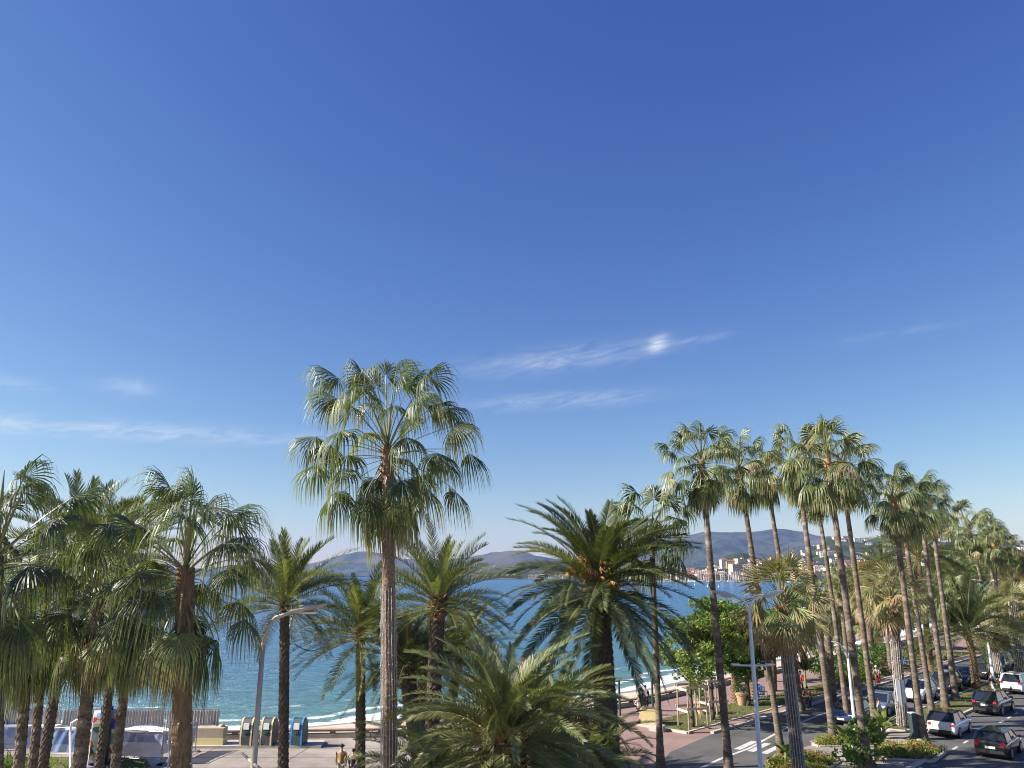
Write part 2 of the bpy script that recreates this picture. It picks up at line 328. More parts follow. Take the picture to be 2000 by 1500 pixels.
tag(b.build('road_patches', 'patch'), kind='structure')
b = MB(); rk = random.Random(8)
for k in range(16):
    s_, o_ = rk.uniform(44, 80), rk.choice((rk.uniform(-27, -22.5), rk.uniform(-15, -8)))
    for q in range(7):
        s2, o2 = s_ + rk.uniform(.3, .9), o_ + rk.uniform(-.25, .25); stripe(b, rd(s_, o_), rd(s2, o2), .035); s_, o_ = s2, o2
for v in b.v: v[:, 2] = .0118
tag(b.build('road_cracks', 'crack'), kind='structure')
# joints of the plaza slabs
b = MB()
for q in (44.2, 46.6, 48.8):
    b.add([(-24, q, .0045), (2, q + .2, .0045), (2, q + .26, .0045), (-24, q + .06, .0045)], [[0, 1, 2, 3]])
for x in (-24, -18.5, -13, -8, -3): b.add([(x, 41, .0045), (x + .06, 41, .0045), (x + 1.06, 50.9, .0045), (x + 1.0, 50.9, .0045)], [[0, 1, 2, 3]])
M['joint'] = mat('slab_joint', (0.13, 0.11, 0.10), rough=1)
tag(b.build('plaza_joints', 'joint'), kind='structure')
sheet('bin_plinth', [[(-19.6, 49.0), (-11.4, 49.1), (-11.5, 50.7), (-19.6, 50.6)]], 0.13, 'kerb', thick=0.13)

# low promenade wall with rail-like coping on short piers
wl = tag(empty('low_wall', (-24, 51.2, 0)), label='low pale stone wall with brown coping along the edge of the beach', cat='wall')
b = MB(); P = [(x + 24, y - 51.2) for x, y in SEAWALL[1:10]]
strip(b, P, 0.34, -1.2, 0.27); b.build('wall_base', 'wallstone', wl)
M['coping'] = mat('brown_coping', (0.26, 0.17, 0.13), (0.18, 0.12, 0.09), rough=0.8, scale=2)
b = MB(); strip(b, P, 0.40, 0.40, 0.50); b.build('coping', 'coping', wl)
dense = resample(P, 86)
for i in range(12, 86):
    x, y = dense[i]
    if i % 1 == 0 and y < 90:
        b = MB(); b.box((0, 0, 0.33), (0.3, 0.3, 0.16)); b.build('pier', 'coping', wl, loc=(x, y, 0))

# ---- sea: polar grid with the distance to the shore kept per vertex
M['sea'] = m = bpy.data.materials.new('sea_water'); m.use_nodes = True; t = m.node_tree; pb = t.nodes['Principled BSDF']
ad = N(t, 'ShaderNodeAttribute', attribute_name='shore'); geo = N(t, 'ShaderNodeNewGeometry')
n1 = N(t, 'ShaderNodeTexNoise'); n1.inputs['Scale'].default_value = 0.02; n1.inputs['Detail'].default_value = 4
mp = N(t, 'ShaderNodeMapping'); mp.inputs['Scale'].default_value = (0.35, 1.6, 1); t.links.new(geo.outputs['Position'], mp.inputs[0]); t.links.new(mp.outputs[0], n1.inputs['Vector'])
dd = mth(t, 'MULTIPLY_ADD', mth(t, 'SUBTRACT', n1.outputs[0], 0.5), 60.0, ad.outputs['Fac'])
lg = mth(t, 'DIVIDE', mth(t, 'LOGARITHM', mth(t, 'MAXIMUM', dd, 1.5), 10.0), 3.4)
cr = N(t, 'ShaderNodeValToRGB'); t.links.new(lg, cr.inputs[0]); e = cr.color_ramp.elements
e[0].position = 0.05; e[0].color = (0.15, 0.28, 0.25, 1); e[1].position = 0.95; e[1].color = (0.010, 0.070, 0.20, 1)
for p_, c_ in ((0.28, (0.070, 0.200, 0.225)), (0.45, (0.045, 0.165, 0.240)), (0.62, (0.022, 0.125, 0.245))):
    q = e.new(p_); q.color = (*c_, 1)
# foam: breaking bands close in
fn = N(t, 'ShaderNodeTexNoise'); fn.inputs['Scale'].default_value = 0.5; fn.inputs['Detail'].default_value = 8; fn.inputs['Roughness'].default_value = 0.7
mf = N(t, 'ShaderNodeMapping'); mf.inputs['Scale'].default_value = (0.8, 1.3, 1); mf.inputs['Rotation'].default_value = (0, 0, R(-42)); t.links.new(geo.outputs['Position'], mf.inputs[0]); t.links.new(mf.outputs[0], fn.inputs['Vector'])
fl = N(t, 'ShaderNodeTexNoise'); fl.inputs['Scale'].default_value = 0.09; fl.inputs['Detail'].default_value = 3; t.links.new(geo.outputs['Position'], fl.inputs['Vector'])
dw = mth(t, 'MULTIPLY_ADD', mth(t, 'SUBTRACT', fl.outputs[0], 0.5), 7.0, ad.outputs['Fac'])
def band(c, w, s): return mth(t, 'MULTIPLY', mth(t, 'EXPONENT', mth(t, 'MULTIPLY', mth(t, 'POWER', mth(t, 'ABSOLUTE', mth(t, 'DIVIDE', mth(t, 'SUBTRACT', dw, c), w)), 2.0), -1.0)), s)
fm = mth(t, 'ADD', mth(t, 'ADD', band(0.3, 2.1, 0.85), band(5.2, 1.1, 0.44)), band(12.0, 1.0, 0.27))
foam = mth(t, 'MULTIPLY', mth(t, 'SUBTRACT', mth(t, 'ADD', fm, fn.outputs[0]), 0.80), 6.0, clamp=True)
mix = N(t, 'ShaderNodeMix', data_type='RGBA'); t.links.new(foam, mix.inputs[0]); t.links.new(cr.outputs[0], mix.inputs[6]); mix.inputs[7].default_value = (0.85, 0.87, 0.87, 1)
t.links.new(mix.outputs[2], pb.inputs['Base Color'])
t.links.new(mth(t, 'MULTIPLY_ADD', foam, 0.5, 0.19), pb.inputs['Roughness']); pb.inputs['IOR'].default_value = 1.33; pb.inputs['Specular IOR Level'].default_value = 0.5
w1 = N(t, 'ShaderNodeTexNoise'); w1.inputs['Scale'].default_value = 0.42; w1.inputs['Detail'].default_value = 6; w1.inputs['Roughness'].default_value = 0.6
mw = N(t, 'ShaderNodeMapping'); mw.inputs['Scale'].default_value = (0.38, 1.5, 1); mw.inputs['Rotation'].default_value = (0, 0, R(-8)); t.links.new(geo.outputs['Position'], mw.inputs[0]); t.links.new(mw.outputs[0], w1.inputs['Vector'])
bp = N(t, 'ShaderNodeBump'); bp.inputs['Strength'].default_value = 1.0; bp.inputs['Distance'].default_value = 2.0; t.links.new(w1.outputs[0], bp.inputs['Height']); t.links.new(bp.outputs[0], pb.inputs['Normal'])
angs = np.linspace(R(-74), R(74), 240); rr = np.r_[np.arange(40, 150, 1.2), np.geomspace(150, 16000, 110)]
A, RR = np.meshgrid(angs, rr); X = RR * np.sin(A); Y = RR * np.cos(A)
SP = np.array(SHORE, float); dist = np.full(X.shape, 1e9)
for (x0, y0), (x1, y1) in zip(SP[:-1], SP[1:]):
    vx, vy = x1 - x0, y1 - y0; q = np.clip(((X - x0) * vx + (Y - y0) * vy) / (vx * vx + vy * vy), 0, 1)
    dx, dy = X - x0 - q * vx, Y - y0 - q * vy; d = np.hypot(dx, dy); sg = np.sign(vx * dy - vy * dx)
    dist = np.where(d < np.abs(dist), d * sg, dist)
dist = np.where((X < 0.30 * Y) & (Y > 300), np.abs(dist), dist)
nr, na = X.shape; idx = np.arange(nr * na).reshape(nr, na)
F = np.stack([idx[:-1, :-1], idx[:-1, 1:], idx[1:, 1:], idx[1:, :-1]], -1).reshape(-1, 4)
keep = (dist.ravel()[F].max(1) > -9); F = F[keep]
me = bpy.data.meshes.new('sea'); me.from_pydata(np.stack([X.ravel(), Y.ravel(), np.full(X.size, -2.5)], -1).tolist(), [], F.tolist())
a = me.attributes.new('shore', 'FLOAT', 'POINT'); a.data.foreach_set('value', dist.ravel().astype(np.float32)); me.materials.append(M['sea'])
tag(link('sea', me), kind='structure')

# ---- far shore: land, hills, mountains
M['far_land'] = mat('far_land_ground', (0.16, 0.14, 0.10), (0.07, 0.09, 0.035), rough=1, scale=0.02)
M['maquis'] = mat('wooded_hill', (0.012, 0.024, 0.010), (0.048, 0.066, 0.028), rough=1, scale=0.06, detail=9, bump=1.0, bscale=0.09, contrast=1.6, c3=(0.075, 0.08, 0.042), s3=0.012, spec=0.1)
M['mountain'] = mat('far_mountain', (0.020, 0.030, 0.022), (0.075, 0.078, 0.058), rough=1, contrast=2.2, scale=0.007, detail=10, bump=1.0, bscale=0.006, c3=(0.13, 0.11, 0.09), s3=0.0015, spec=0.1)
def terrain(name, x0, x1, y0, y1, nx, ny, fn, material):
    xs = np.linspace(x0, x1, nx); ys = np.linspace(y0, y1, ny); vs = []
    for y in ys:
        for x in xs: vs.append((x, y, fn(x, y)))
    fs = [[j * nx + i, j * nx + i + 1, (j + 1) * nx + i + 1, (j + 1) * nx + i] for j in range(ny - 1) for i in range(nx - 1)]
    b = MB(); b.add(vs, fs); o = b.build(name, material, smooth=True); tag(o, kind='structure'); return o
def prof(D, pts):
    q = [at(a, c, D=D) for a, c in pts]; xs = [p.x for p in q]; zs = [p.z for p in q]
    return lambda x: float(np.interp(x, xs, zs))
def fbm(x, y, s): return noise.fractal(Vector((x / s, y / s, 0.3)), 1.0, 2.0, 5)
pm = prof(7000, [(-500, 1128), (300, 1119), (420, 1114), (600, 1110), (655, 1096), (700, 1084), (745, 1085), (790, 1095), (860, 1096), (930, 1082), (965, 1074), (1005, 1078), (1045, 1092), (1120, 1096), (1220, 1075), (1320, 1050), (1390, 1040), (1480, 1043), (1570, 1040), (1640, 1052), (1760, 1062), (1900, 1066), (2200, 1072), (2700, 1080)])
terrain('mountain_range', -6500, 7600, 5600, 8600, 220, 46, lambda x, y: -20 + (pm(x) + 20) * math.exp(-((y - 7000) / 950) ** 2) * (1 + 0.0 * x) + 52 * fbm(x, y, 480) * math.exp(-((y - 6700) / 900) ** 2) , 'mountain')
ph = prof(2600, [(1330, 1130), (1450, 1112), (1540, 1092), (1590, 1072), (1616, 1053), (1640, 1052), (1671, 1054), (1696, 1056), (1717, 1049), (1744, 1046), (1800, 1047), (1850, 1049), (1885, 1050), (1930, 1060), (1970, 1074), (2100, 1085), (2500, 1090)])
terrain('wooded_hills', 450, 2700, 1800, 3400, 150, 70, lambda x, y: -4 + (ph(x * 2600 / y) + 4) * math.exp(-((y - 2600) / (520 if y < 2600 else 900)) ** 2) + 9 * fbm(x, y, 160), 'maquis')
pd = prof(2700, [(820, 1131), (860, 1124), (880, 1112), (930, 1106), (960, 1108), (990, 1114), (1030, 1119), (1100, 1112), (1200, 1108), (1320, 1112), (1480, 1100), (1500, 1112)])
terrain('headland', -330, 900, 2480, 3100, 100, 30, lambda x, y: -4 + (pd(x) + 4) * math.exp(-((y - 2720) / 170) ** 2) + 3 * fbm(x, y, 80), 'maquis')
sq = at(1442, 1078, D=1750)
terrain('old_town_hill', sq.x - 230, sq.x + 330, 1560, 2060, 50, 44, lambda x, y: max(0.0, -2 + (sq.z * 0.93) * math.exp(-((x - sq.x) / (72 if x < sq.x else 85)) ** 2 - ((y - 1760) / 90) ** 2) + 24 * math.exp(-((x - sq.x - 130) / 120) ** 2 - ((y - 1850) / 120) ** 2) + 1.5 * fbm(x, y, 25)), 'maquis')
sheet('far_shore', [[(180, 1500), (330, 1488), (640, 1500), (3500, 1500), (3500, 2700), (900, 2700), (300, 2600), (150, 2000), (140, 1600)]], -0.3, 'far_land', thick=3)
sheet('far_headland_shore', [[(-360, 2380), (-200, 2330), (60, 2300), (330, 2250), (700, 2300), (800, 2700), (-340, 2700)]], -0.8, 'far_land', thick=3)
# ------------------------------------------------------------------ palms
def nrm(a): return a / (np.linalg.norm(a, axis=-1, keepdims=True) + 1e-9)
DOWN = np.array([0, 0, -1.0])

def fan_leaf(b, o, d, s, n, Rr, nseg, spread, droop, rng, m, tint, tipbrown=False, still=0.0):
    th = np.linspace(-spread, spread, nseg) + rng.normal(0, 0.012, nseg)
    L = Rr * (0.70 + 0.30 * np.cos(th * 0.6)) * rng.uniform(0.86, 1.06, nseg)
    c, q = np.cos(th)[:, None], np.sin(th)[:, None]
    d0 = nrm(c * d + q * s - n * 0.62 * q ** 2 + n * (0.10 * (np.arange(nseg) % 2))[:, None])
    tan = nrm(-q * d + c * s)
    dth = 2 * spread / (nseg - 1)
    ts = [0.04, 0.22, 0.40, 0.58, 0.78, 1.0]; gs = [0, 0.02, 0.10, 0.36, 0.72, 0.92]
    pos = o + d0 * (L * ts[0])[:, None]; P = [pos]
    dr = droop * rng.uniform(0.7, 1.25, nseg)[:, None]
    for k in range(1, 6):
        g = np.clip(gs[k] * dr, 0, 0.97)
        di = nrm(d0 * (1 - g) + DOWN * g * 1.1 + d * 0.12 * g)
        pos = pos + di * (L * (ts[k] - ts[k - 1]))[:, None]; P.append(pos)
    wi = np.array([t * math.tan(dth / 2) * 1.10 for t in ts[:3]] + [0, 0, 0]); w2 = wi[2]
    wi[3] = w2 * 0.66; wi[4] = w2 * 0.42; wi[5] = 0.002
    V = np.zeros((nseg, 6, 3, 3))
    for k in range(6):
        w = (L * wi[k])[:, None]
        V[:, k, 0] = P[k] - tan * w; V[:, k, 1] = P[k] + n * w * 0.55; V[:, k, 2] = P[k] + tan * w
    base = np.arange(nseg)[:, None, None] * 18 + np.arange(5)[None, :, None] * 3 + np.arange(2)[None, None, :]
    F = np.stack([base, base + 1, base + 4, base + 3], -1).reshape(-1, 4)
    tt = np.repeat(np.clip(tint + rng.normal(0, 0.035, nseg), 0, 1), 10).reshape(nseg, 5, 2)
    tt[:, :2] -= 0.06; tt[:, 3] += 0.14; tt[:, 4] += 0.22  # shaded inner blade and sunlit drooping tips painted in; tips also dry paler
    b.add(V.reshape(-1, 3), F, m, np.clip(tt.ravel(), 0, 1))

def palm_path(az, phi0, arch, L, k=7):
    """curve of a frond stalk leaving the trunk: positions and final tangent"""
    p = np.zeros(3); out = [p.copy()]; h = np.array([math.sin(az), math.cos(az), 0])
    for i in range(k - 1):
        t = (i + 0.5) / (k - 1); ph = phi0 - arch * t ** 1.2
        tg = h * math.cos(ph) + np.array([0, 0, 1]) * math.sin(ph); p = p + tg * L / (k - 1); out.append(p.copy())
    return np.array(out), tg, h

def ribbon_stalk(b, P, w0, w1, m, t=0.5):
    k = len(P); n = 4; vs = []
    for i, p in enumerate(P):
        tg = nrm(P[min(i + 1, k - 1)] - P[max(i - 1, 0)]); s = nrm(np.cross(tg, [0, 0, 1.0]) + 1e-6); u = np.cross(s, tg); w = w0 + (w1 - w0) * i / (k - 1)
        vs += [p + s * w, p + u * w * .5, p - s * w, p - u * w * .5]
    fs = [[i * n + j, i * n + (j + 1) % n, (i + 1) * n + (j + 1) % n, (i + 1) * n + j] for i in range(k - 1) for j in range(n)]
    b.add(vs, fs, m, t)

def fan_crown(seed, nl=36, size=1.0, nseg=34, lo=-52, hi=84, pet=1.25, blade=1.05, droop=1.0, spread=108, tint=0.38, gap=None):
    rng = np.random.default_rng(seed); b = MB()
    for i in range(nl):
        a = (i + 0.5) / nl; az = i * 2.39996 + rng.normal(0, 0.22)
        phi = R(hi + (lo - hi) * a ** 0.92 + rng.normal(0, 8)); arch = R(rng.uniform(18, 42)) * (0.3 + min(1, a * 1.4))
        Lp = size * pet * (0.62 + 0.5 * math.sin(math.pi * min(0.30 + a * .65, 1))) * rng.uniform(0.8, 1.2)
        P, tg, h = palm_path(az, phi, arch, Lp); P = P + np.array([0, 0, -a * 0.75 * size + 0.1])
        ribbon_stalk(b, P, 0.035 * size, 0.016 * size, 1)
        s = np.array([h[1], -h[0], 0.0]); roll = rng.normal(0, 0.32)
        ph2 = math.asin(np.clip(tg[2], -1, 1)) - R(rng.uniform(8, 30)); d = h * math.cos(ph2) + np.array([0, 0, math.sin(ph2)])
        n = np.cross(s, d); n = n if n[2] > 0 or ph2 < -1 else -n
        s2 = s * math.cos(roll) + n * math.sin(roll); n2 = nrm(np.cross(s2, d)); n2 = n2 if n2[2] > -0.2 else -n2
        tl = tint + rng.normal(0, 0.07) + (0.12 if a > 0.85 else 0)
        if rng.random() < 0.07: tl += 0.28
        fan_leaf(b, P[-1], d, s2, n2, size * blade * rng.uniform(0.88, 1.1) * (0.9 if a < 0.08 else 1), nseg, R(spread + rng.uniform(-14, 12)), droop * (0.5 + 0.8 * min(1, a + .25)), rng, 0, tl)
    return b.mesh('fan_crown', ['fan', 'petiole'])

def dead_skirt(seed, n=10, size=1.0, nseg=18, lo=-62, hi=-84, z=-0.6):
    rng = np.random.default_rng(seed); b = MB()
    for i in range(n):
        az = i * 2.39996 + rng.normal(0, .3); phi = R(rng.uniform(min(lo, hi), max(lo, hi)))
        P, tg, h = palm_path(az, phi + .3, .35, size * rng.uniform(0.45, 0.95)); P = P + np.array([0, 0, z * size * rng.uniform(.8, 1.3)])
        ribbon_stalk(b, P, 0.03, 0.014, 1); s = np.array([h[1], -h[0], 0.0]); n_ = nrm(np.cross(s, tg))
        fan_leaf(b, P[-1], tg, s, n_, size * rng.uniform(0.6, 0.9), nseg, R(rng.uniform(45, 90)), 1.2, rng, 0, rng.uniform(0.72, 0.97), True)
    return b.mesh('dead_frond_skirt', ['fan', 'petiole'])

def feather_frond(b, o, az, phi, L, arch, pairs, lL, rng, tint, w=0.022, vee=0.35, fdroop=0.35, curl=0.0, rw=0.035, side_roll=0.0):
    K = 13; p = np.array(o, float); pts = [p.copy()]; tgs = []; a2 = az
    for i in range(K - 1):
        t = (i + 0.5) / (K - 1); ph = phi - arch * t ** 1.35; a2 = az + curl * t
        h = np.array([math.sin(a2), math.cos(a2), 0]); tg = h * math.cos(ph) + np.array([0, 0, 1]) * math.sin(ph); tgs.append(tg); p = p + tg * L / (K - 1); pts.append(p.copy())
    tgs.append(tgs[-1]); pts = np.array(pts); tgs = np.array(tgs)
    ribbon_stalk(b, pts, rw, 0.006, 1)
    tj = np.linspace(0.13, 0.995, pairs); kk = np.linspace(0, 1, K)
    T = np.repeat(tj, 2) + rng.normal(0, 0.003, 2 * pairs); T = np.clip(T, 0, 1); sg = np.tile([1.0, -1.0], pairs)
    Pp = np.stack([np.interp(T, kk, pts[:, c]) for c in range(3)], -1); Tg = nrm(np.stack([np.interp(T, kk, tgs[:, c]) for c in range(3)], -1))
    sd = nrm(np.cross(Tg, np.array([0, 0, 1.0])) + 1e-6)
    up = nrm(np.cross(sd, Tg))
    if side_roll: sd, up = sd * math.cos(side_roll) + up * math.sin(side_roll), up * math.cos(side_roll) - sd * math.sin(side_roll)
    al = (R(62) - R(36) * T + rng.normal(0, 0.055, T.size))[:, None]
    D = nrm(Tg * np.cos(al) + sd * np.sin(al) * sg[:, None] + up * (vee + rng.normal(0, 0.09, T.size))[:, None])
    l = lL * np.clip(np.interp(T, [0.1, 0.2, 0.35, 0.7, 1.0], [0.25, 0.7, 1.0, 0.9, 0.45]), 0, 1) * rng.uniform(0.88, 1.1, T.size)
    D2 = nrm(D + DOWN * fdroop * rng.uniform(0.6, 1.4, T.size)[:, None])
    wd = nrm(np.cross(D, up) + rng.normal(0, 0.15, D.shape)) * w
    mid = Pp + D * (l * 0.5)[:, None]; tip = mid + D2 * (l * 0.5)[:, None]
    V = np.stack([Pp - wd * .7, Pp + wd * .7, mid + wd, mid - wd, tip + wd * .12, tip - wd * .12], 1)
    ba = np.arange(T.size)[:, None] * 6
    F = np.concatenate([ba + np.array([[0, 1, 2, 3]]), ba + np.array([[3, 2, 4, 5]])], 1).reshape(-1, 4)
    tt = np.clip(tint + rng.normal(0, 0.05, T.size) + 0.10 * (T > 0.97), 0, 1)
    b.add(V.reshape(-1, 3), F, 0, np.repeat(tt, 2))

def feather_crown(seed, nl=50, L=3.2, pairs=60, lL=0.45, lo=-40, hi=86, arch=(25, 70), tint=0.35, w=0.022, vee=0.35, fdroop=0.35, rw=0.035, size=1.0, powr=0.9, drop=0.5, yellow=0.05):
    rng = np.random.default_rng(seed); b = MB()
    for i in range(nl):
        a = (i + 0.5) / nl; az = i * 2.39996 + rng.normal(0, 0.16); phi = R(hi + (lo - hi) * a ** powr + rng.normal(0, 6))
        ar = R(arch[0] + (arch[1] - arch[0]) * rng.uniform(0.55, 1.1) * min(1.0, 0.45 + a))
        if phi < 0: ar *= 0.75
        ti = tint + rng.normal(0, 0.07) + (0.28 if rng.random() < yellow else 0) - 0.05 * (a < 0.1)
        feather_frond(b, (0.12 * math.sin(az), 0.12 * math.cos(az), -a * drop), az, phi, L * size * rng.uniform(0.82, 1.08) * (0.8 if a < 0.08 else 1), ar, pairs, lL * size, rng, ti, w * size, vee, fdroop, rng.normal(0, 0.22), rw * size, rng.normal(0, .3))
    return b.mesh('feather_crown', ['feather', 'rachis'])

def trunk_mesh(length, vec, r0, r1, style, seed, bow=0.0, flare=0.0, nz=None, na=None):
    """trunk from the origin along vec (its own lean), with leaf scars modelled in"""
    rng = np.random.default_rng(seed); na = na or (28 if style != 'ring' else 16); nz = nz or int(min(170, max(24, length / (0.085 if style != 'ring' else 0.11))))
    vec = np.array(vec, float); side = nrm(np.array([vec[1] + .01, -vec[0], 0.0])); q = rng.uniform(0, 6.28); bd = np.array([math.cos(q), math.sin(q), 0]) * bow
    V = []; wob = rng.normal(0, 0.012, nz + 1)
    for i in range(nz + 1):
        t = i / nz; c = vec * t + bd * math.sin(math.pi * t); z = t * length
        r = r0 + (r1 - r0) * t ** 0.75 + flare * math.exp(-z / 0.55)
        for j in range(na):
            u = j / na
            if style == 'ring': k = 1 + 0.06 * ((z / 0.19 + 0.12 * math.sin(u * 6.28 + i)) % 1.0) + wob[i] * 2 + 0.035 * math.sin(u * 12.6 + z * 1.3)
            else:
                cols = 9 if style == 'boot' else 13; hh = 0.26 if style == 'boot' else 0.24; amp = 0.34 if style == 'boot' else 0.16
                f1 = (u * cols + z / hh) % 1.0; f2 = (u * cols - z / hh) % 1.0
                k = 1 + amp * (min(f1, 1 - f1) + min(f2, 1 - f2)) * ((z / hh * 2 % 1.0) * .5 + .6) - amp * .3 + wob[i]
            a = 2 * math.pi * u; V.append(c + np.array([math.cos(a), math.sin(a), 0]) * r * k)
    idx = np.arange((nz + 1) * na).reshape(nz + 1, na); nx = np.roll(idx, -1, 1)
    F = np.stack([idx[:-1], nx[:-1], nx[1:], idx[1:]], -1).reshape(-1, 4)
    b = MB(); b.add(np.array(V), F); b.add([V[-na + j] for j in range(na)], [list(range(na))]); return b
def boots(seed, r, length, n=40, size=0.2, m=0, t=.5):
    """short stubs of cut leaf stalks standing round the top of a trunk, tip at z=0"""
    rng = np.random.default_rng(seed); b = MB(); b.tube([(0, 0, .02), (0, 0, -length - .02)], r * 1.02, 12, m=m, t=t)
    for i in range(n):
        a = i * 2.39996; z = -length * (i / n); up = rng.uniform(.5, 1.0); o = np.array([math.cos(a) * r, math.sin(a) * r, z]); d = nrm(np.array([math.cos(a), math.sin(a), up * 1.6])); s = np.array([-math.sin(a), math.cos(a), 0])
        l = size * rng.uniform(.7, 1.3); w = size * .38; nn = np.cross(d, s)
        vs = [o - s * w, o + s * w, o + s * w + nn * .05, o - s * w + nn * .05]; vs += [p + d * l + s * (-.4 * w if k in (1, 2) else .4 * w) for k, p in enumerate(vs)]
        b.add(vs, [[0, 1, 5, 4], [1, 2, 6, 5], [2, 3, 7, 6], [3, 0, 4, 7], [4, 5, 6, 7]], m, t)
    return b

FANS = [fan_crown(11 + i, nl=(38, 27, 44, 33, 48, 30, 40, 36, 25, 42)[i], nseg=26, size=1.0, pet=1.45, blade=(1.2, 1.35, 1.1, 1.25, 1.05, 1.3, 1.15, 1.3, 1.4, 1.15)[i], tint=0.36 + 0.05 * (i % 4), lo=(-50, -35, -60, -45, -64, -40, -55, -30, -48, -58)[i], droop=(1, 1.2, .8, 1.1, 1, 1.3, .7, 1.2, 1, .9)[i]) for i in range(10)]
SKIRTS = [dead_skirt(60 + i, n=12) for i in range(3)]
DATES = [feather_crown(31 + i, nl=54 + 5 * i, L=3.2, pairs=62, lL=0.48, lo=-20, arch=(16, 60), tint=0.28 + .05 * i, w=0.0135, vee=0.5, fdroop=0.08) for i in range(4)]
STUBBY = fan_crown(25, nl=50, nseg=22, size=1.0, pet=1.3, blade=1.25, droop=0.3, tint=0.70, lo=-16, hi=84, spread=80)
spear = MB().tube([(0, 0, 0), (0.02, 0, 1.0), (0.05, 0.02, 1.75)], [0.05, 0.045, 0.008], 6, t=0.66).mesh('spear_leaf', ['fan'])

NP = [0]
def palm(kind, label, D, base, top, r0, r1, crown, csize, style='ring', group='palms', barkm='bark', skirt=None, rot=None, bow=None, flare=0.0, cords=None, spearleaf=False, bootn=0, bootm='bark_red', bootlen=1.0, boots_r=None, Dtop=None):
    """base: a pixel on the lower trunk (or None, then upright); top: pixel where the fronds leave the trunk; D: forward distance in metres"""
    NP[0] += 1; rng = random.Random(NP[0] * 7 + 1)
    T = at(*top, D=Dtop or D)
    if base is None: B = Vector((T.x, T.y, 0))
    else:
        Bq = at(*base, D=D); k = (0 - T.z) / (Bq.z - T.z); B = Vector((T.x + (Bq.x - T.x) * k, T.y + (Bq.y - T.y) * k, 0))
    root = empty(kind, B, label=label, cat='palm tree', group=group)
    v = T - B; L = v.length
    tb = trunk_mesh(L, v, r0, r1, style, NP[0], bow if bow is not None else rng.uniform(-.12, .12), flare)
    tr = tb.build('trunk', barkm, root, smooth=style == 'ring')
    cr = link('crown', crown, root, loc=v, rot=(rng.uniform(-.15, .15), rng.uniform(-.15, .15), rot if rot is not None else rng.uniform(0, 6.28)), sc=csize)
    if skirt is not None: link('dead_frond_skirt', SKIRTS[skirt], root, loc=v, rot=(0, 0, rng.uniform(0, 6)), sc=csize)
    if spearleaf: link('spear_leaf', spear, root, loc=v + Vector((0, 0, .3)), rot=(rng.uniform(-.1, .1), rng.uniform(-.1, .1), 0), sc=csize)
    if bootn:
        boots(NP[0], boots_r or r1 * 1.05, bootlen, bootn, size=r1 * .9).build('leaf_bases', bootm, root, loc=v)
    if cords:
        h0, h1, nc, rr = cords; ln_ = MB(); bl = MB(); q = v.normalized()
        for i in range(nc):
            a = 6.2832 * i / nc + .2; pts = []; k = 24
            for j in range(k + 1):
                z = h0 + (h1 - h0) * j / k; t = z / L; r = (r0 + (r1 - r0) * t ** .75 + flare * math.exp(-z / .55)) * 1.15 + .014 + .012 * math.sin(j * 2.1 + i)
                c = v * t; pts.append(Vector((c.x + math.cos(a) * r, c.y + math.sin(a) * r, c.z)))
            ln_.tube(pts, rr, 4, caps=False)
            nb = int((h1 - h0) / (0.42 if rr < .015 else 0.9))
            for j in range(nb):
                z = (j + rng.random() * .6) / nb; f = z * k; f0 = int(min(f, k - 1)); p = pts[f0].lerp(pts[f0 + 1], f - f0); out_ = (p - v * (p.z / v.z)); out_.z = 0; out_.normalize()
                bl.sphere(p + out_ * .03, rr * 1.5, n=5, k=3)
        lo_ = ln_.build('light_string', 'cord', root); bl.build('bulbs', 'bulb', lo_); bl_ = COL.objects[-1]; bl_['kind'] = 'stuff'
    return root

# ---- left cluster, near the camera
big1 = fan_crown(101, nl=44, size=1.45, nseg=44, pet=1.2, blade=1.0, droop=1.25, tint=0.28, lo=-66)
palm('fan_palm', 'fan palm cut by the left photo edge, its big pleated leaf topmost', 19.5, (-14, 1420), (-8, 1085), .19, .16, big1, 1.05, group='fan palms of the left cluster', rot=0.9, spearleaf=True)
big2 = fan_crown(102, nl=40, size=1.3, nseg=40, droop=1.3, tint=0.34, lo=-70)
palm('fan_palm', 'fan palm whose dark knobbly trunk is the leftmost fully in view', 25, (38, 1440), (62, 1175), .155, .14, big2, 0.98, style='boot', barkm='bark', group='fan palms of the left cluster', skirt=0)
palm('fan_palm', 'fan palm with a brown trunk close beside the leftmost dark one, dead leaves below', 27, (62, 1440), (88, 1190), .14, .13, big1, 0.80, style='boot', barkm='bark', group='fan palms of the left cluster', skirt=1, rot=3.1)
palm('date_palm', 'date palm whose stiff upright fronds stand highest over the left cluster against the sky', 31, (92, 1440), (152, 1075), .19, .16, DATES[1], 1.18, style='boot', barkm='bark_dark', group='date palms of the left cluster')
big3 = fan_crown(103, nl=40, size=1.3, nseg=40, droop=1.25, tint=0.42, lo=-64)
palm('fan_palm', 'fan palm with yellowing lowest leaves and thick criss-cross trunk left of the painted ring', 24, (158, 1470), (192, 1165), .185, .165, big3, 0.98, style='boot', barkm='bark', group='fan palms of the left cluster', skirt=2)
palm('date_palm', 'date palm with blue-green fronds rising behind the two fan palms left of the light-wrapped trunk', 37, (203, 1390), (240, 1075), .20, .17, DATES[0], 1.15, style='boot', barkm='bark_dark', group='date palms of the left cluster')
big4 = fan_crown(104, nl=38, size=1.25, nseg=38, droop=1.3, tint=0.30, lo=-68)
palm('fan_palm', 'fan palm with a slim dark trunk just right of the painted ring', 27, (228, 1470), (262, 1190), .15, .135, big4, 0.92, style='boot', barkm='bark', group='fan palms of the left cluster')
big5 = fan_crown(105, nl=50, size=1.4, nseg=46, droop=1.2, tint=0.35, lo=-60, pet=1.3)
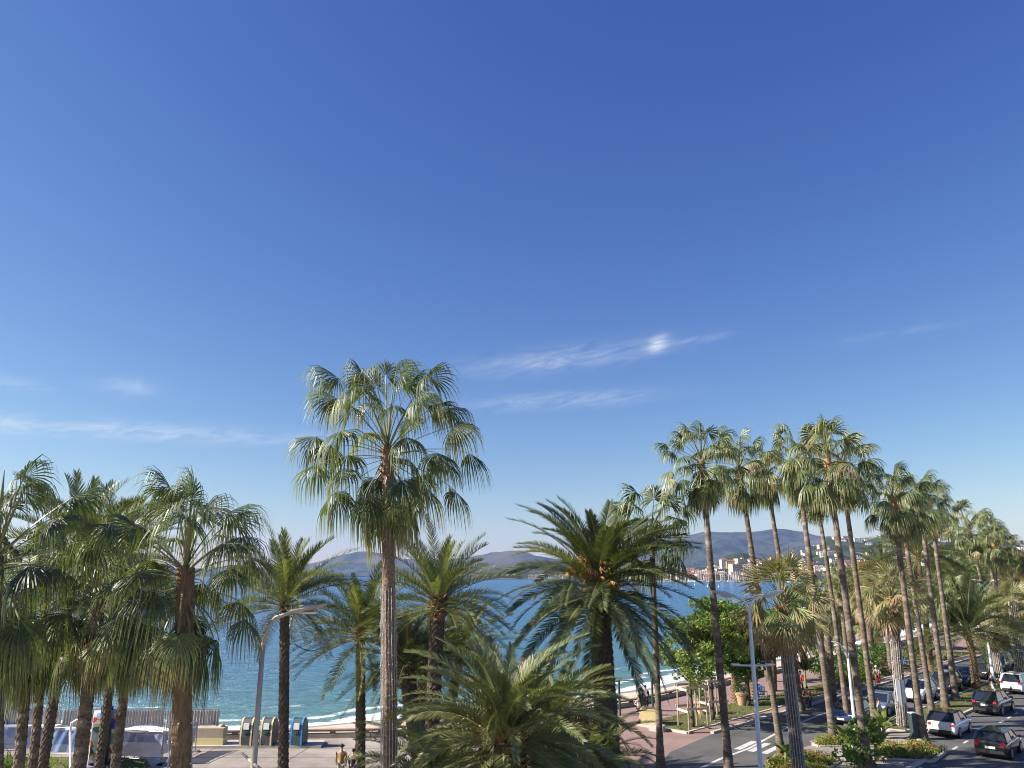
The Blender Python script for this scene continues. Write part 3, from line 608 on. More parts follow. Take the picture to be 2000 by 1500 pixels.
palm('fan_palm', 'large near fan palm, light strings down its tan trunk, tall closed leaf on top', 21, (352, 1480), (363, 1108), .25, .22, big5, 1.0, group='fan palms wrapped in light strings', barkm='bark_tan', cords=(0.3, 6.6, 12, .0145), spearleaf=True, rot=2.0)
palm('date_palm', 'slim dark date palm behind the curved white lamp head, its trunk crossing the lamp', 31, (552, 1480), (556, 1165), .2, .17, DATES[2], 1.0, style='boot', barkm='bark_dark', group='date palms on the plaza', rot=1.0, bow=.05)
palm('date_palm', 'bright green date palm on a straight trunk between left lamp and tallest palm', 38, (703, 1480), (704, 1228), .23, .2, DATES[3], 1.12, style='boot', barkm='bark_dark', group='date palms on the plaza', rot=4.0, bow=.02, bootn=30, bootlen=.7, bootm='stub')
hero = fan_crown(202, nl=50, size=1.0, nseg=46, pet=2.2, blade=1.6, droop=1.15, tint=0.42, lo=-44, hi=90, spread=112)
hp = palm('fan_palm', 'tallest fan palm in the photo, light strings round its trunk, orange-brown bark above', 26, (760, 1480), (757, 874), .235, .19, hero, 1.05, group='fan palms wrapped in light strings', cords=(0.2, 9.6, 16, .0105), spearleaf=True, rot=0.4, bow=.02, barkm='bark_grey_tan')
boots(5, .17, 1.1, 34, size=.15).build('leaf_bases', 'bark_red', hp, loc=at(757, 879, D=26) - hp.location)
if 0: trunk_mesh(4.0, (0, 0, 4.0), .212, .200, 'ring', 9, nz=60).build('upper_bark', 'bark_red', hp, loc=at(757, 879, D=26) - hp.location - Vector((0, 0, 4.05)), smooth=True)
palm('date_palm', 'low date palm with a shaggy dark trunk just right of the tallest palm', 38, (800, 1350), (791, 1290), .33, .36, DATES[0], 1.05, style='boot', barkm='bark_dark', group='date palms behind the tallest palm', bootn=26, bootlen=1.2, bootm='bark_dark')
palm('date_palm', 'date palm with heavy brown collar and silvery fronds right of the tallest palm', 35, (850, 1310), (856, 1165), .27, .3, DATES[2], 1.12, style='boot', barkm='bark_dark', group='date palms behind the tallest palm', rot=2.2, bootn=46, bootlen=1.0, bootm='bark_red')
palm('date_palm', 'short date palm with a pale bristly trunk squeezed between two taller date palms', 41, (828, 1340), (831, 1290), .26, .28, DATES[1], 0.8, style='boot', barkm='bark_tan', group='date palms behind the tallest palm', bootn=24, bootlen=1.0)
palm('date_palm', 'dark shaded date palm left of the two bushy canary palms', 43, (893, 1310), (899, 1275), .24, .24, DATES[3], 1.1, style='boot', barkm='bark_dark', group='date palms behind the tallest palm', rot=5)
# ---- canary palms
can1 = feather_crown(301, nl=100, L=5.1, pairs=120, lL=0.66, lo=-24, hi=76, arch=(36, 62), tint=0.27, w=0.0185, vee=0.22, fdroop=0.1, rw=0.05, powr=0.95, drop=1.0, yellow=.03)
c1 = palm('canary_palm', 'canary palm with orange fruit clusters in a wide feathery crown, right of the photo centre', 38, (1183, 1370), (1168, 1125), .55, .48, can1, 1.06, style='canary', barkm='bark_canary', group='canary palms', bow=.04, bootn=60, bootlen=1.5, bootm='bark_red')
def fruit_cluster(seed, n=46, L=1.0):
    rng = np.random.default_rng(seed); b = MB()
    for i in range(n):
        a = rng.uniform(-.55, .55); p = np.zeros(3); pts = [p.copy()]; el_ = rng.uniform(-.1, .8)
        for k in range(4): ph = el_ - k * .42; p = p + np.array([math.cos(a) * math.cos(ph), math.sin(a) * math.cos(ph), math.sin(ph)]) * L / 4 * rng.uniform(.6, 1.1); pts.append(p.copy())
        b.tube(pts, [.03, .04, .045, .05, .03], 4, t=.5)
    return b.mesh('fruit_cluster', ['fruit'])
FC = [fruit_cluster(i) for i in range(3)]
for i, (a, e_, z, r_) in enumerate(((200, 30, .2, 1.3), (235, 10, .0, 1.2), (262, 5, -.3, 1.0), (285, 20, .3, .9), (310, -10, -.4, 1.1), (180, 25, .1, 1.5), (222, 40, .5, 1.0))):
    link('fruit_cluster', FC[i % 3], c1, loc=Vector((math.cos(R(a)) * r_ * .6, math.sin(R(a)) * r_ * .6, z)) + (at(1168, 1125, D=38) - c1.location), rot=(0, R(-e_), R(a)), sc=.85)
can2 = feather_crown(302, nl=120, L=4.5, pairs=104, lL=0.47, lo=-26, hi=86, arch=(42, 92), tint=0.54, w=0.0165, vee=0.30, fdroop=0.12, rw=0.036, powr=1.0, drop=0.8, yellow=.02)
c2 = palm('canary_palm', 'bushy canary palm filling the bottom centre, orange cut stubs in the middle of its crown', 24.5, (1000, 1500), (985, 1436), .5, .42, can2, 0.86, style='canary', barkm='bark_canary', group='canary palms', bootn=0)
boots(77, .42, 1.5, 70, size=.42, t=.5).build('cut_stubs', 'stub', c2, loc=at(985, 1436, D=24.5) - c2.location)
can3 = feather_crown(303, nl=90, L=4.5, pairs=105, lL=0.48, lo=-30, hi=84, arch=(38, 84), tint=0.46, w=0.016, vee=0.30, fdroop=0.12, rw=0.042, powr=0.8, drop=0.8)
palm('canary_palm', 'canary palm behind the bushy one, its fronds crossing the thick trunk of the fruiting palm', 31.5, None, (1085, 1402), .45, .4, can3, .80, style='canary', barkm='bark_canary', group='canary palms')
palm('canary_palm', 'low canary palm whose fronds hang over the red paving beside the yellow planter box', 30, None, (1150, 1500), .4, .36, can3, 0.66, style='canary', barkm='bark_canary', group='canary palms', rot=2.5)
palm('canary_palm', 'low canary palm at the bottom edge right behind the trunk of the tallest fan palm', 30, None, (850, 1520), .3, .3, can3, 0.82, style='canary', barkm='bark_canary', group='canary palms', rot=4.4)
# ---- tall fan palms of the avenue
T_ = [ # label, D, base, top, r0, r1, crown, size, skirt, rot
 ('tall fan palm rising behind the fruiting canary palm, its left leaves above the feather fronds', 44, (1290, 1480), (1272, 1035), .2, .16, 4, 1.28, None),
 ('tall slim fan palm nearest the pine, first in the avenue row', 41, (1422, 1480), (1370, 898), .24, .155, 0, 1.16, 0),
 ('tall fan palm leaning left, second in the avenue row from the left', 46, (1529, 1490), (1444, 915), .21, .15, 1, 1.05, 1),
 ('far tall fan palm with a brown beard, lower trunk hidden by the stout palm', 62, (1520, 1086), (1496, 925), .23, .18, 2, 1.15, 2),
 ('tall fan palm whose trunk stands on the tip of the median bed beside the road', 51, (1630, 1455), (1556, 898), .25, .165, 3, 1.22, 0),
 ('slimmer tall fan palm with a small dark crown behind the one on the bed tip', 56, (1658, 1425), (1593, 958), .21, .14, 5, 1.0, None),
 ('dark-trunked tall fan palm carrying the highest crown of the avenue', 44, (1694, 1490), (1616, 897), .26, .165, 1, 1.22, 1),
 ('tall fan palm just right of the dark trunk, crown mingled with the highest one', 53, (1713, 1440), (1642, 905), .24, .16, 2, 1.28, 2),
 ('tall fan palm rooted in the flower bed by the white hatchback', 51.5, (1803, 1455), (1744, 972), .28, .165, 3, 1.12, 0),
 ('tall fan palm just behind the one in the flower bed, trunk ending in shaded grass', 59, (1822, 1400), (1758, 985), .23, .15, 0, 1.15, 1),
 ('tall fan palm on the sunlit grass left of the dark hatchback, wide pale foot', 63, (1848, 1388), (1796, 975), .27, .16, 4, 1.15, None),
 ('tall fan palm on the grass next beyond the wide-footed one', 67, (1868, 1375), (1816, 985), .27, .155, 5, 1.12, 2),
 ('tall fan palm with bright yellow-green leaves, left of the far trio near the right edge', 92, (1915, 1130), (1893, 1035), .24, .18, 3, 1.5, 0),
 ('middle tall fan palm of the far trio near the right edge', 97, (1945, 1150), (1922, 1045), .24, .18, 4, 1.4, 1),
 ('rightmost tall fan palm of the far trio, its foot pale yellow by the white car', 88, (1963, 1320), (1940, 1062), .27, .18, 1, 1.25, 2),
 ('far fan palm with golden fronds cut by the right edge above the avenue', 90, None, (1998, 1085), .24, .18, 3, 1.1, 0),
]
for i, (lab, D, ba, tp, r0, r1, ci, cs, sk) in enumerate(T_):
    palm('fan_palm', lab, D, ba, tp, r0 * .88, r1 * .88, FANS[(i * 3 + 1) % 10], cs, group='tall fan palms of the avenue', skirt=sk, flare=.16, spearleaf=i in (1, 2, 6), bootn=22, bootlen=1.1, bootm='bark_red' if i % 2 else 'stub', boots_r=r1 * 1.1)
# ---- short palms wrapped in lights on the median
palm('fan_palm', 'short stout fan palm wrapped in light strings, beside the white double street lamp', 41, (1559, 1490), (1526, 1182), .27, .23, STUBBY, 1.22, group='stout fan palms wrapped in light strings', skirt=0, cords=(.2, 6.9, 15, .016), bootn=30, bootm='stub', bootlen=.8)
palm('fan_palm', 'stout fan palm wrapped in light strings, beside the back of a white road sign', 55, (1764, 1425), (1741, 1165), .29, .27, STUBBY, 1.15, group='stout fan palms wrapped in light strings', skirt=1, cords=(.2, 7.0, 15, .02), rot=2, bootn=30, bootm='stub', bootlen=.8)
palm('fan_palm', 'stout fan palm wrapped in light strings, against a pale lamp pole at the right', 80, (1952, 1325), (1935, 1215), .36, .33, STUBBY, 1.3, group='stout fan palms wrapped in light strings', skirt=2, cords=(.2, 7.6, 16, .03), rot=4)
palm('fan_palm', 'stout fan palm wrapped in light strings, nearest the right edge above the white car', 76, (1993, 1310), (1980, 1190), .36, .33, STUBBY, 1.2, group='stout fan palms wrapped in light strings', skirt=0, cords=(.2, 7.6, 16, .03), rot=1)
# ---- date palms on the right
palm('date_palm', 'bushy date palm with an orange-scarred trunk over the row of parked cars', 73, (1908, 1355), (1888, 1225), .28, .26, DATES[1], 1.75, style='boot', barkm='bark_tan', group='date palms along the avenue', flare=.1)
palm('date_palm', 'high date palm with an orange heart, crown against the hills behind tall trunks', 86, None, (1790, 1078), .27, .26, DATES[2], 1.75, style='boot', barkm='bark_tan', group='date palms along the avenue', bootn=30, bootm='stub', bootlen=1.0)
rest = [ # D, px, py, crown, size, kind, label
 (95, 1722, 1115, 'D0', 1.3, 'date palm with pale fronds before the hillside houses, left of the orange-hearted one'),
 (88, 1690, 1150, 'S', 1.5, 'yellow-green fan palm between the twin tall trunks and the palm with the sign'),
 (98, 1655, 1150, 'F3', 1.3, 'dull green fan palm seen between two tall trunks above the strip of blue water'),
 (112, 1832, 1120, 'D3', 1.7, 'date palm beneath the high orange-hearted one, touching the pale hotel'),
 (104, 1800, 1165, 'D0', 1.6, 'date palm over the double lamp arm on the right side'),
 (66, 1608, 1170, 'F2', 1.0, 'fan palm with drooping leaves directly right of the stout light-wrapped crown'),
 (120, 1960, 1130, 'D1', 1.7, 'date palm in front of the broad green pine near the right edge'),
 (96, 1985, 1160, 'S', 1.4, 'yellowish fan palm under the far golden palm at the right edge'),
 (126, 1870, 1125, 'D2', 1.6, 'date palm below the pale hotel facade, behind the bushy one'),
 (110, 1925, 1165, 'F1', 1.5, 'green fan palm low between the far trio of trunks'),
 (105, 1586, 1225, 'D3', 0.85, 'small dark date palm on the seaward lawn left of the open water gap'),
 (118, 1622, 1235, 'F5', 0.95, 'small dark fan palm with drooping leaves against the open water gap'),
 (140, 1668, 1190, 'D2', 1.2, 'date palm rising from the far promenade just above the pavilion roof'),
 (125, 1712, 1205, 'F0', 1.2, 'green fan palm low behind the light-wrapped trunk with the sign'),
 (150, 1770, 1190, 'D1', 1.7, 'date palm far down the promenade under the double lamp arm'),
 (90, 1700, 1225, 'S', 0.95, 'small fan palm with a straw-coloured beard left of the trunk with the road sign'),
]
for (D, px, py, cc, cs, lab) in rest:
    cm = STUBBY if cc == 'S' else (FANS[int(cc[1])] if cc[0] == 'F' else DATES[int(cc[1])]); dt = cc[0] == 'D'
    palm('date_palm' if dt else 'fan_palm', lab, D, None, (px, py), .3, .27, cm, cs, style='boot' if dt else 'ring', barkm='bark_canary' if dt else 'bark', group='palms down the promenade', skirt=None if dt else 1)
# small palms by the promenade lawn
for (D, px, py, cc, cs, lab) in [(78, 1492, 1238, 'F7', .95, 'dark fan palm low behind the white double lamp and the stout palm'), (92, 1562, 1222, 'D0', 1.0, 'dark date palm low between the stout palm and the bed-tip trunk'),
    (82, 1722, 1150, 'S', .95, 'pale green fan palm just left of the stout palm with the sign'), (74, 1842, 1165, 'F9', 1.1, 'green fan palm low between the wide-footed trunk and the bushy date palm'), (110, 1762, 1135, 'D2', 1.4, 'date palm directly under the orange-hearted crown'), (84, 1640, 1128, 'F5', .8, 'green fan palm above the water gap touching the slim middle trunks')]:
    cm = STUBBY if cc == 'S' else (FANS[int(cc[1])] if cc[0] == 'F' else DATES[int(cc[1])]); dt = cc[0] == 'D'
    palm('date_palm' if dt else 'fan_palm', lab, D, None, (px, py), .25, .2, cm, cs, style='boot' if dt else 'ring', barkm='bark_canary' if dt else 'bark', group='palms down the promenade', skirt=None if dt else 1)
SM = [(66.5, 1438, 1392, 1300, 'B', 'stubby palm with red-brown scars and a few leaves, left of the terracotta planter'),
      (68.5, 1476, 1385, 1262, 'B', 'palm trunk with red-brown scars standing just right of the terracotta planter'),
      (72, 1509, 1375, 1250, 'R', 'thick smooth tan palm trunk right of the white lamp pole'),
      (88, 1548, 1345, 1255, 'B', 'brown palm trunk standing just left of the banana plant')]
for D, px, yb, yt, st, lab in SM:
    palm('fan_palm' if st == 'R' else 'date_palm', lab, D, (px, yb), (px - 6, yt), .30 if st == 'B' else .38, .26 if st == 'B' else .34, FANS[2] if st == 'R' else DATES[0], .62 if yt < 1290 else .35, style='boot' if st == 'B' else 'ring', barkm='bark_tan', group='short palms on the promenade lawn', flare=.08)
# ------------------------------------------------------------------ other trees and planting
def leaf_cloud(b, centres, radii, per, size, rng, m=0, flat=0.75, tint=(0.3, 0.75), clump=True):
    """many small leaf faces spread through clumps"""
    for c, r in zip(centres, radii):
        n = int(per * r * r); d = nrm(rng.normal(size=(n, 3))); rad = r * rng.uniform(0.35, 1.0, n) ** 0.6
        P = np.array(c) + d * rad[:, None] * np.array([1, 1, flat])
        u = nrm(rng.normal(size=(n, 3)) + d * .6); v = nrm(np.cross(u, rng.normal(size=(n, 3)))); s = (size * rng.uniform(.6, 1.3, n))[:, None]
        V = np.stack([P - u * s, P + v * s * .45, P + u * s, P - v * s * .45], 1)
        base = rng.uniform(*tint); tt = np.clip(base + rng.normal(0, .12, n), 0, 1)
        b.add(V.reshape(-1, 3), np.arange(n)[:, None] * 4 + np.arange(4)[None, :], m, tt)
def tree(name, label, base, H, crown_r, nclump, trunk_r, seed, leaf='broad', group=None, lsize=.12, per=420, cz=None, squash=.75, shape='round', trunk_top=None, cat='tree', clump_r=.38, flatc=.7):
    rng = np.random.default_rng(seed); root = empty(name, base, label=label, cat=cat, group=group)
    cz = cz if cz is not None else H - crown_r * squash; tb = MB(); cs = []; rs = []
    top = Vector((rng.normal(0, .15), rng.normal(0, .15), trunk_top or cz + crown_r * .3))
    tb.tube([(0, 0, -.1), (0.03, 0, .5), tuple(top * .5), tuple(top)], [trunk_r * 1.35, trunk_r, trunk_r * .75, trunk_r * .3], 9)
    for i in range(nclump):
        d = nrm(rng.normal(size=3)); rr = crown_r * rng.uniform(.45, .95)
        if shape == 'umbrella': d[2] = abs(d[2]) * .6
        c = np.array([d[0] * rr, d[1] * rr, cz + d[2] * rr * squash]); cs.append(c); rs.append(crown_r * clump_r * rng.uniform(.7, 1.3))
        if i % 2 == 0 and name != 'hedge':
            zb = rng.uniform(.45, .95) * top.z; tb.tube([(0, 0, zb * .9), tuple((np.array([0, 0, zb]) + c) / 2 + np.array([0, 0, -.1])), tuple(c)], [trunk_r * .42, trunk_r * .25, trunk_r * .08], 5)
    if name not in ('hedge', 'bush'): tb.build('trunk', 'wood', root, smooth=True)
    b = MB(); leaf_cloud(b, cs, rs, per, lsize, rng, flat=flatc); b.build('crown', leaf, root); return root

tree('pine_tree', 'young pine with bright green tufts inside the nearer wooden stake frame', at(1353, 1422), 7.6, 2.7, 44, .13, 5, 'lime', 'staked trees on the lawn', lsize=.13, per=330, cz=5.1, squash=1.0, clump_r=.20)
tree('pine_tree', 'darker fuller pine rising behind the farther wooden stake frame', at(1392, 1408), 8.4, 2.9, 56, .16, 6, 'lime', 'staked trees on the lawn', lsize=.14, per=330, cz=5.9, squash=.95, clump_r=.22)
tree('shade_tree', 'dense dark evergreen behind the white double lamp, its crown shading the promenade', at(1462, 1380), 7.8, 3.3, 40, .2, 7, 'broad', None, lsize=.15, per=330, cz=5.3, squash=.85)
tree('shade_tree', 'dark evergreen just right of the one behind the white lamp, over the banana plant', at(1540, 1352), 7.5, 3.0, 30, .2, 8, 'broad', None, lsize=.16, per=260, cz=5.2, squash=.8)
tree('umbrella_pine', 'broad flat-topped bright green pine at the right edge, in front of the far buildings', at(1975, 1150, D=150) * Vector((1, 1, 0)) if False else Vector((at(1975, 1120, D=165).x, 165, 0)), 15.5, 13, 60, .6, 9, 'lime', None, lsize=.42, per=24, cz=9.6, squash=.42, shape='umbrella', clump_r=.28)
tt_ = [(1640, 118, 6.4, 3.6, 'dark round tree behind the white-headed lamp, left of the twin tall trunks'), (1700, 128, 6.5, 3.8, 'dark leafy tree on the promenade above the cyclist with the white helmet'),
       (1735, 112, 6.8, 3.4, 'leafy tree between the stout light-wrapped trunk and the one with the sign'), (1780, 150, 8.4, 4.6, 'leafy tree under the far double lamp arm'), (1840, 170, 9.5, 5.4, 'broad leafy tree behind the bushy date palm, left part'),
       (1905, 185, 10, 6, 'broad leafy tree behind the far trio of palms'), (1600, 140, 6.5, 4, 'low leafy tree near the water gap, seen under the slimmer tall palm'), (1990, 140, 9, 5, 'leafy tree behind the stout palm at the right edge'), (1570, 260, 8.4, 6, 'far tree above the pavilion roof on the promenade'), (1660, 300, 10, 9, 'far wide tree mass right of the pavilion roof'), (1740, 330, 12, 10, 'far wide tree in front of the hillside town, left of the high date palm'), (1810, 360, 13, 12, 'far wide tree in front of the hotel, left end'), (1880, 300, 11.5, 10, 'far wide tree in front of the hotel, right end')]
for i, (px, D, H, r, lab) in enumerate(tt_):
    tree('leafy_tree', lab, Vector((at(px, 1200, D=D).x, D, 0)), H, r, 26, .22, 20 + i, 'broad' if i % 3 else 'lime', 'trees down the promenade', lsize=.16 + D * .0011, per=max(9, 300 * (60 / D) ** 1.4), squash=.72)
# bushes and hedges
hb = [((1655, 1338), 1.6, 1.5, 'lime', 'rounded lime-green bush behind the white-headed lamp, left half'), ((1688, 1330), 1.7, 1.6, 'lime', 'rounded lime-green bush behind the dark trunk, right half'), ((1625, 1326), 2.6, 2.4, 'broad', 'tall olive-green hedge clump behind the slim lamp pole'),
      ((1668, 1316), 2.7, 2.4, 'broad', 'tall olive-green hedge clump behind the twin trunks'), ((1715, 1310), 2.4, 2.2, 'broad', 'dark shrub left of the pale block near the deckchairs'), ((1790, 1290), 2.3, 2.0, 'lime', 'light green shrub beneath the far double lamp arm')]
for i, (p, H, r, lf, lab) in enumerate(hb): tree('bush', lab, at(*p), H, r, 16, .05, 50 + i, lf, 'shrubs along the promenade', lsize=.12, per=260, cz=H * .5, squash=.75, cat='shrub')
# banana-like plants
def banana(loc, label, H, n, seed, group='big-leaved plants', tint=.5, lw=.3, mt='lime'):
    rng = np.random.default_rng(seed); root = empty('banana_plant', loc, label=label, cat='plant', group=group); b = MB(); st = MB()
    st.tube([(0, 0, 0), (.02, 0, H * .5)], [.13, .08], 7); st.build('stem', 'petiole', root)
    for i in range(n):
        az = i * 2.4 + rng.normal(0, .2); P, tg, h = palm_path(az, R(rng.uniform(50, 84)), R(rng.uniform(50, 100)), H * rng.uniform(.75, 1.1), 9); P = P + np.array([0, 0, H * .35]); s = np.array([h[1], -h[0], 0.0]); vs = []
        for k, p in enumerate(P):
            w = lw * math.sin(math.pi * min(1, max(0.04, (k / 8) ** .8))) ** .7 if k > 1 else .03
            vs += [p - s * w - np.array([0, 0, w * .25]), p, p + s * w - np.array([0, 0, w * .25])]
        b.add(vs, [[k * 3 + j, k * 3 + j + 1, k * 3 + j + 4, k * 3 + j + 3] for k in range(8) for j in range(2)], 0, np.clip(tint + rng.normal(0, .15), 0, 1))
    b.build('leaves', mt, root); return root
banana(at(1713, 1490), 'large-leaved plant on the median right of the dark trunk, broad leaves catching the sun', 2.1, 8, 1, tint=.5, lw=.22)
banana(at(1660, 1478), 'large-leaved plant left of the dark trunk at the foot of the lamp pole', 2.2, 8, 2, tint=.35, lw=.2)
banana(at(1574, 1342), 'dark banana plant in shade behind the cyclist in red', 3.4, 10, 3, tint=.1, mt='broad')
banana(at(1536, 1492), 'small bright-leaved plant at the foot of the stout light-wrapped palm', 1.3, 7, 4, tint=.6, lw=.16)
banana(at(1728, 1446), 'upright broad-leaved plant beside the walker in pale blue', 2.0, 5, 5, tint=.85, lw=.17)
# leafy shrub at the bottom by the dark trunk
tree('bush', 'variegated leafy shrub round the base of the dark trunk at the bottom edge', at(1690, 1500), 2.6, 1.25, 16, .05, 71, 'lime', 'shrubs on the median', lsize=.15, per=230, cz=1.2, squash=1.1, cat='shrub')
tree('bush', 'leafy shrub at the bottom edge left of the dark trunk', at(1668, 1512), 2.2, .8, 10, .05, 72, 'broad', 'shrubs on the median', lsize=.13, per=230, cz=1.1, squash=1.2, cat='shrub')
# flower beds: ground cover
def in_poly(x, y, P):
    c = False; j = len(P) - 1
    for i in range(len(P)):
        if (P[i][1] > y) != (P[j][1] > y) and x < (P[j][0] - P[i][0]) * (y - P[i][1]) / (P[j][1] - P[i][1]) + P[i][0]: c = not c
        j = i
    return c
M['bedleaf'] = leafmat('bed_plants', [(0.0, (0.10, 0.035, 0.02)), (0.25, (0.09, 0.10, 0.02)), (0.6, (0.14, 0.19, 0.03)), (0.85, (0.32, 0.34, 0.06)), (1.0, (0.45, 0.08, 0.07))], rough=.5)
rng = np.random.default_rng(5); b = MB()
for P in (bedA, bedB, bedC):
    xs = [p[0] for p in P]; ys = [p[1] for p in P]; k = 0; cs = []
    area = (max(xs) - min(xs)) * (max(ys) - min(ys)); 
    for _ in range(int(area * 16)):
        x, y = rng.uniform(min(xs), max(xs)), rng.uniform(min(ys), max(ys))
        if in_poly(x, y, P) and rng.random() > .18: cs.append((x, y, .22 + rng.uniform(0, .12)))
    leaf_cloud(b, cs, [rng.uniform(.14, .26) for _ in cs], 900, .055, rng, tint=(.12, .92), flat=.8)
tag(b.build('flower_bed_plants', 'bedleaf'), kind='stuff')
# grass blades on the lawns
b = MB(); polys = [(p, .07, 5.5) for p in lawns] + [(bedD, .1, 7), ([(-34, 40), (-34, 47.2), (-27.2, 46.6), (-20.6, 46.4), (-18, 42)], .06, 16)]
for P, z, dens in polys:
    xs = [p[0] for p in P]; ys = [p[1] for p in P]; ymax = min(max(ys), 130); n = int((max(xs) - min(xs)) * (ymax - min(ys)) * dens)
    if max(ys) > 200: n = 9000
    for _ in range(min(n, 26000)):
        x, y = rng.uniform(min(xs), min(max(xs), 110)), rng.uniform(min(ys), ymax)
        if not in_poly(x, y, P): continue
        a = rng.uniform(0, 6.28); w = .05; h = rng.uniform(.06, .13); c, s_ = math.cos(a) * w, math.sin(a) * w; q = rng.normal(0, .04, 2)
        b.add([(x - c, y - s_, z - .01), (x + c, y + s_, z - .01), (x + c * .3 + q[0], y + s_ * .3 + q[1], z + h), (x - c * .3 + q[0], y - s_ * .3 + q[1], z + h)], [[0, 1, 2, 3]], 0, rng.uniform(.2, 1))
M['grass'] = leafmat('grass_blade', [(0.0, (0.07, 0.10, 0.02)), (0.6, (0.12, 0.18, 0.03)), (1.0, (0.24, 0.22, 0.09))], rough=.6)
tag(b.build('grass', 'grass'), kind='stuff')
# spiky shrub at the lower left corner
root = empty('yucca_shrub', at(22, 1498, D=38) * Vector((1, 1, 0)), label='spiky yellow-green shrub in the lower left corner', cat='shrub'); b = MB(); rng = np.random.default_rng(9)
for i in range(240):
    az = rng.uniform(0, 6.28); o = np.array([rng.normal(0, .9), rng.normal(0, .5), 1.0 + rng.uniform(0, .5)]); P, tg, h = palm_path(az, R(rng.uniform(15, 85)), R(rng.uniform(10, 60)), rng.uniform(.7, 1.1), 4); s = np.array([h[1], -h[0], 0.0]); vs = []
    for k, p in enumerate(P): w = (.035, .045, .03, .004)[k]; vs += [o + p - s * w, o + p + s * w]
    b.add(vs, [[2 * k, 2 * k + 1, 2 * k + 3, 2 * k + 2] for k in range(3)], 0, np.clip(rng.uniform(.3, .9), 0, 1))
b.build('leaves', 'lime', root); b = MB(); b.tube([(0, 0, 0), (0, 0, 1.2)], .16, 8); b.build('stem', 'wood', root)

# ------------------------------------------------------------------ far town, harbour, hills dotted with houses
M['f_cream'] = mat('cream_render', (0.60, 0.50, 0.38), (0.52, 0.43, 0.33), rough=.9, scale=.2); M['f_white'] = mat('white_render', (0.68, 0.65, 0.60), (0.6, 0.57, 0.53), rough=.9, scale=.2)
M['f_pink'] = mat('pink_render', (0.55, 0.36, 0.29), (0.48, 0.31, 0.25), rough=.9, scale=.2); M['f_ochre'] = mat('ochre_render', (0.58, 0.42, 0.20), (0.5, 0.36, 0.18), rough=.9, scale=.2)
M['roof_red'] = mat('terracotta_roof', (0.30, 0.13, 0.085), (0.22, 0.095, 0.065), rough=.95, scale=.4); M['f_win'] = mat('far_window', (0.06, 0.075, 0.09), rough=.25); M['shutter'] = mat('blue_grey_shutter', (0.2, 0.26, 0.3), rough=.7)
M['boat'] = mat('white_gelcoat', (0.8, 0.8, 0.78), rough=.3); M['mast'] = mat('aluminium_mast', (0.75, 0.75, 0.74), rough=.4); M['boatblue'] = mat('navy_sail_cover', (0.05, 0.08, 0.2), rough=.7)
def house_meshes(w, d, h, fl, cols, wallm, pitched, seed):
    wb = MB(); wb.box((0, 0, h / 2 - 2), (w, d, h + 4)); rb = MB()
    if pitched:
        e = .6; rb.add([(-w / 2 - e, -d / 2 - e, h + .02), (w / 2 + e, -d / 2 - e, h + .02), (w / 2 + e, d / 2 + e, h + .02), (-w / 2 - e, d / 2 + e, h + .02), (-w / 2 + w * .25, 0, h + d * .22), (w / 2 - w * .25, 0, h + d * .22)], [[0, 1, 5, 4], [1, 2, 5], [2, 3, 4, 5], [3, 0, 4], [3, 2, 1, 0]])
    else: rb.box((0, 0, h + .35), (w + .5, d + .5, .66)); rb.box((w * .2, 0, h + 1.6), (w * .25, d * .4, 1.9))
    wi = MB(); wi.box((0, 0, 0), (w / cols * .42, .24, h / fl * .55))
    pos = [((i + .5) / cols * w - w / 2, -d / 2 - .06, (j + .5) * h / fl) for j in range(fl) for i in range(cols)]
    return wb.mesh('wall', [wallm]), rb.mesh('roof', ['roof_red' if pitched else wallm]), wi.mesh('window', ['f_win']), pos
protos = {}
def house(x, y, z, w, d, h, fl, cols, wallm, pitched, label, group, name='house', rz=0.0):
    key = (w, d, h, fl, cols, wallm, pitched)
    if key not in protos: protos[key] = house_meshes(w, d, h, fl, cols, wallm, pitched, 0)
    a, r_, wn, pos = protos[key]
    root = empty(name, (x, y, z), rz, label=label, cat='building', group=group); link('wall', a, root); link('roof', r_, root)
    for p in pos: link('window', wn, root, loc=p)
    return root
rg = random.Random(4)
# old town and quays: rows stepping up from the port
kinds = [(16, 12, 13, 4, 4, 'f_cream', True), (13, 11, 10, 3, 3, 'f_pink', True), (20, 13, 12, 3, 5, 'f_ochre', True), (14, 12, 15, 4, 3, 'f_white', True), (24, 14, 16, 4, 6, 'f_cream', False), (18, 12, 11, 3, 4, 'f_white', False)]
cname = {'f_cream': 'cream', 'f_pink': 'pink', 'f_ochre': 'ochre', 'f_white': 'white'}
def zoff(x, y):
    return max(0.0, -2 + (sq.z * 0.93) * math.exp(-((x - sq.x) / (72 if x < sq.x else 85)) ** 2 - ((y - 1760) / 90) ** 2) + 24 * math.exp(-((x - sq.x - 130) / 120) ** 2 - ((y - 1850) / 120) ** 2))
for row, (D, n, px0, px1) in enumerate(((1545, 17, 1318, 1500), (1610, 17, 1300, 1530), (1660, 16, 1340, 1500), (1900, 16, 1310, 1540), (2000, 18, 1300, 1620))):
    for i in range(n):
        px = px0 + (px1 - px0) * (i + rg.uniform(-.25, .25)) / (n - 1); k = kinds[rg.randrange(6)]; p = at(px, 1100, D=D); y = D + rg.uniform(-12, 12); zz = zoff(p.x, y)
        if row in (1, 2) and abs(p.x - sq.x) < 60: zz = max(zz, 6 + 7 * row); 
        zz += (0, 3, 8, 18, 26)[row] if row < 3 or abs(p.x - sq.x) > 90 else 14
        if row >= 3 and abs(p.x - sq.x) < 75: continue
        house(p.x, y, zz - 1, *k, ('%s old-town building with a red tiled roof across the bay' if k[6] else '%s flat-roofed building across the bay') % cname[k[5]], '%s old-town buildings across the bay' % cname[k[5]], rz=rg.uniform(-.4, .4))
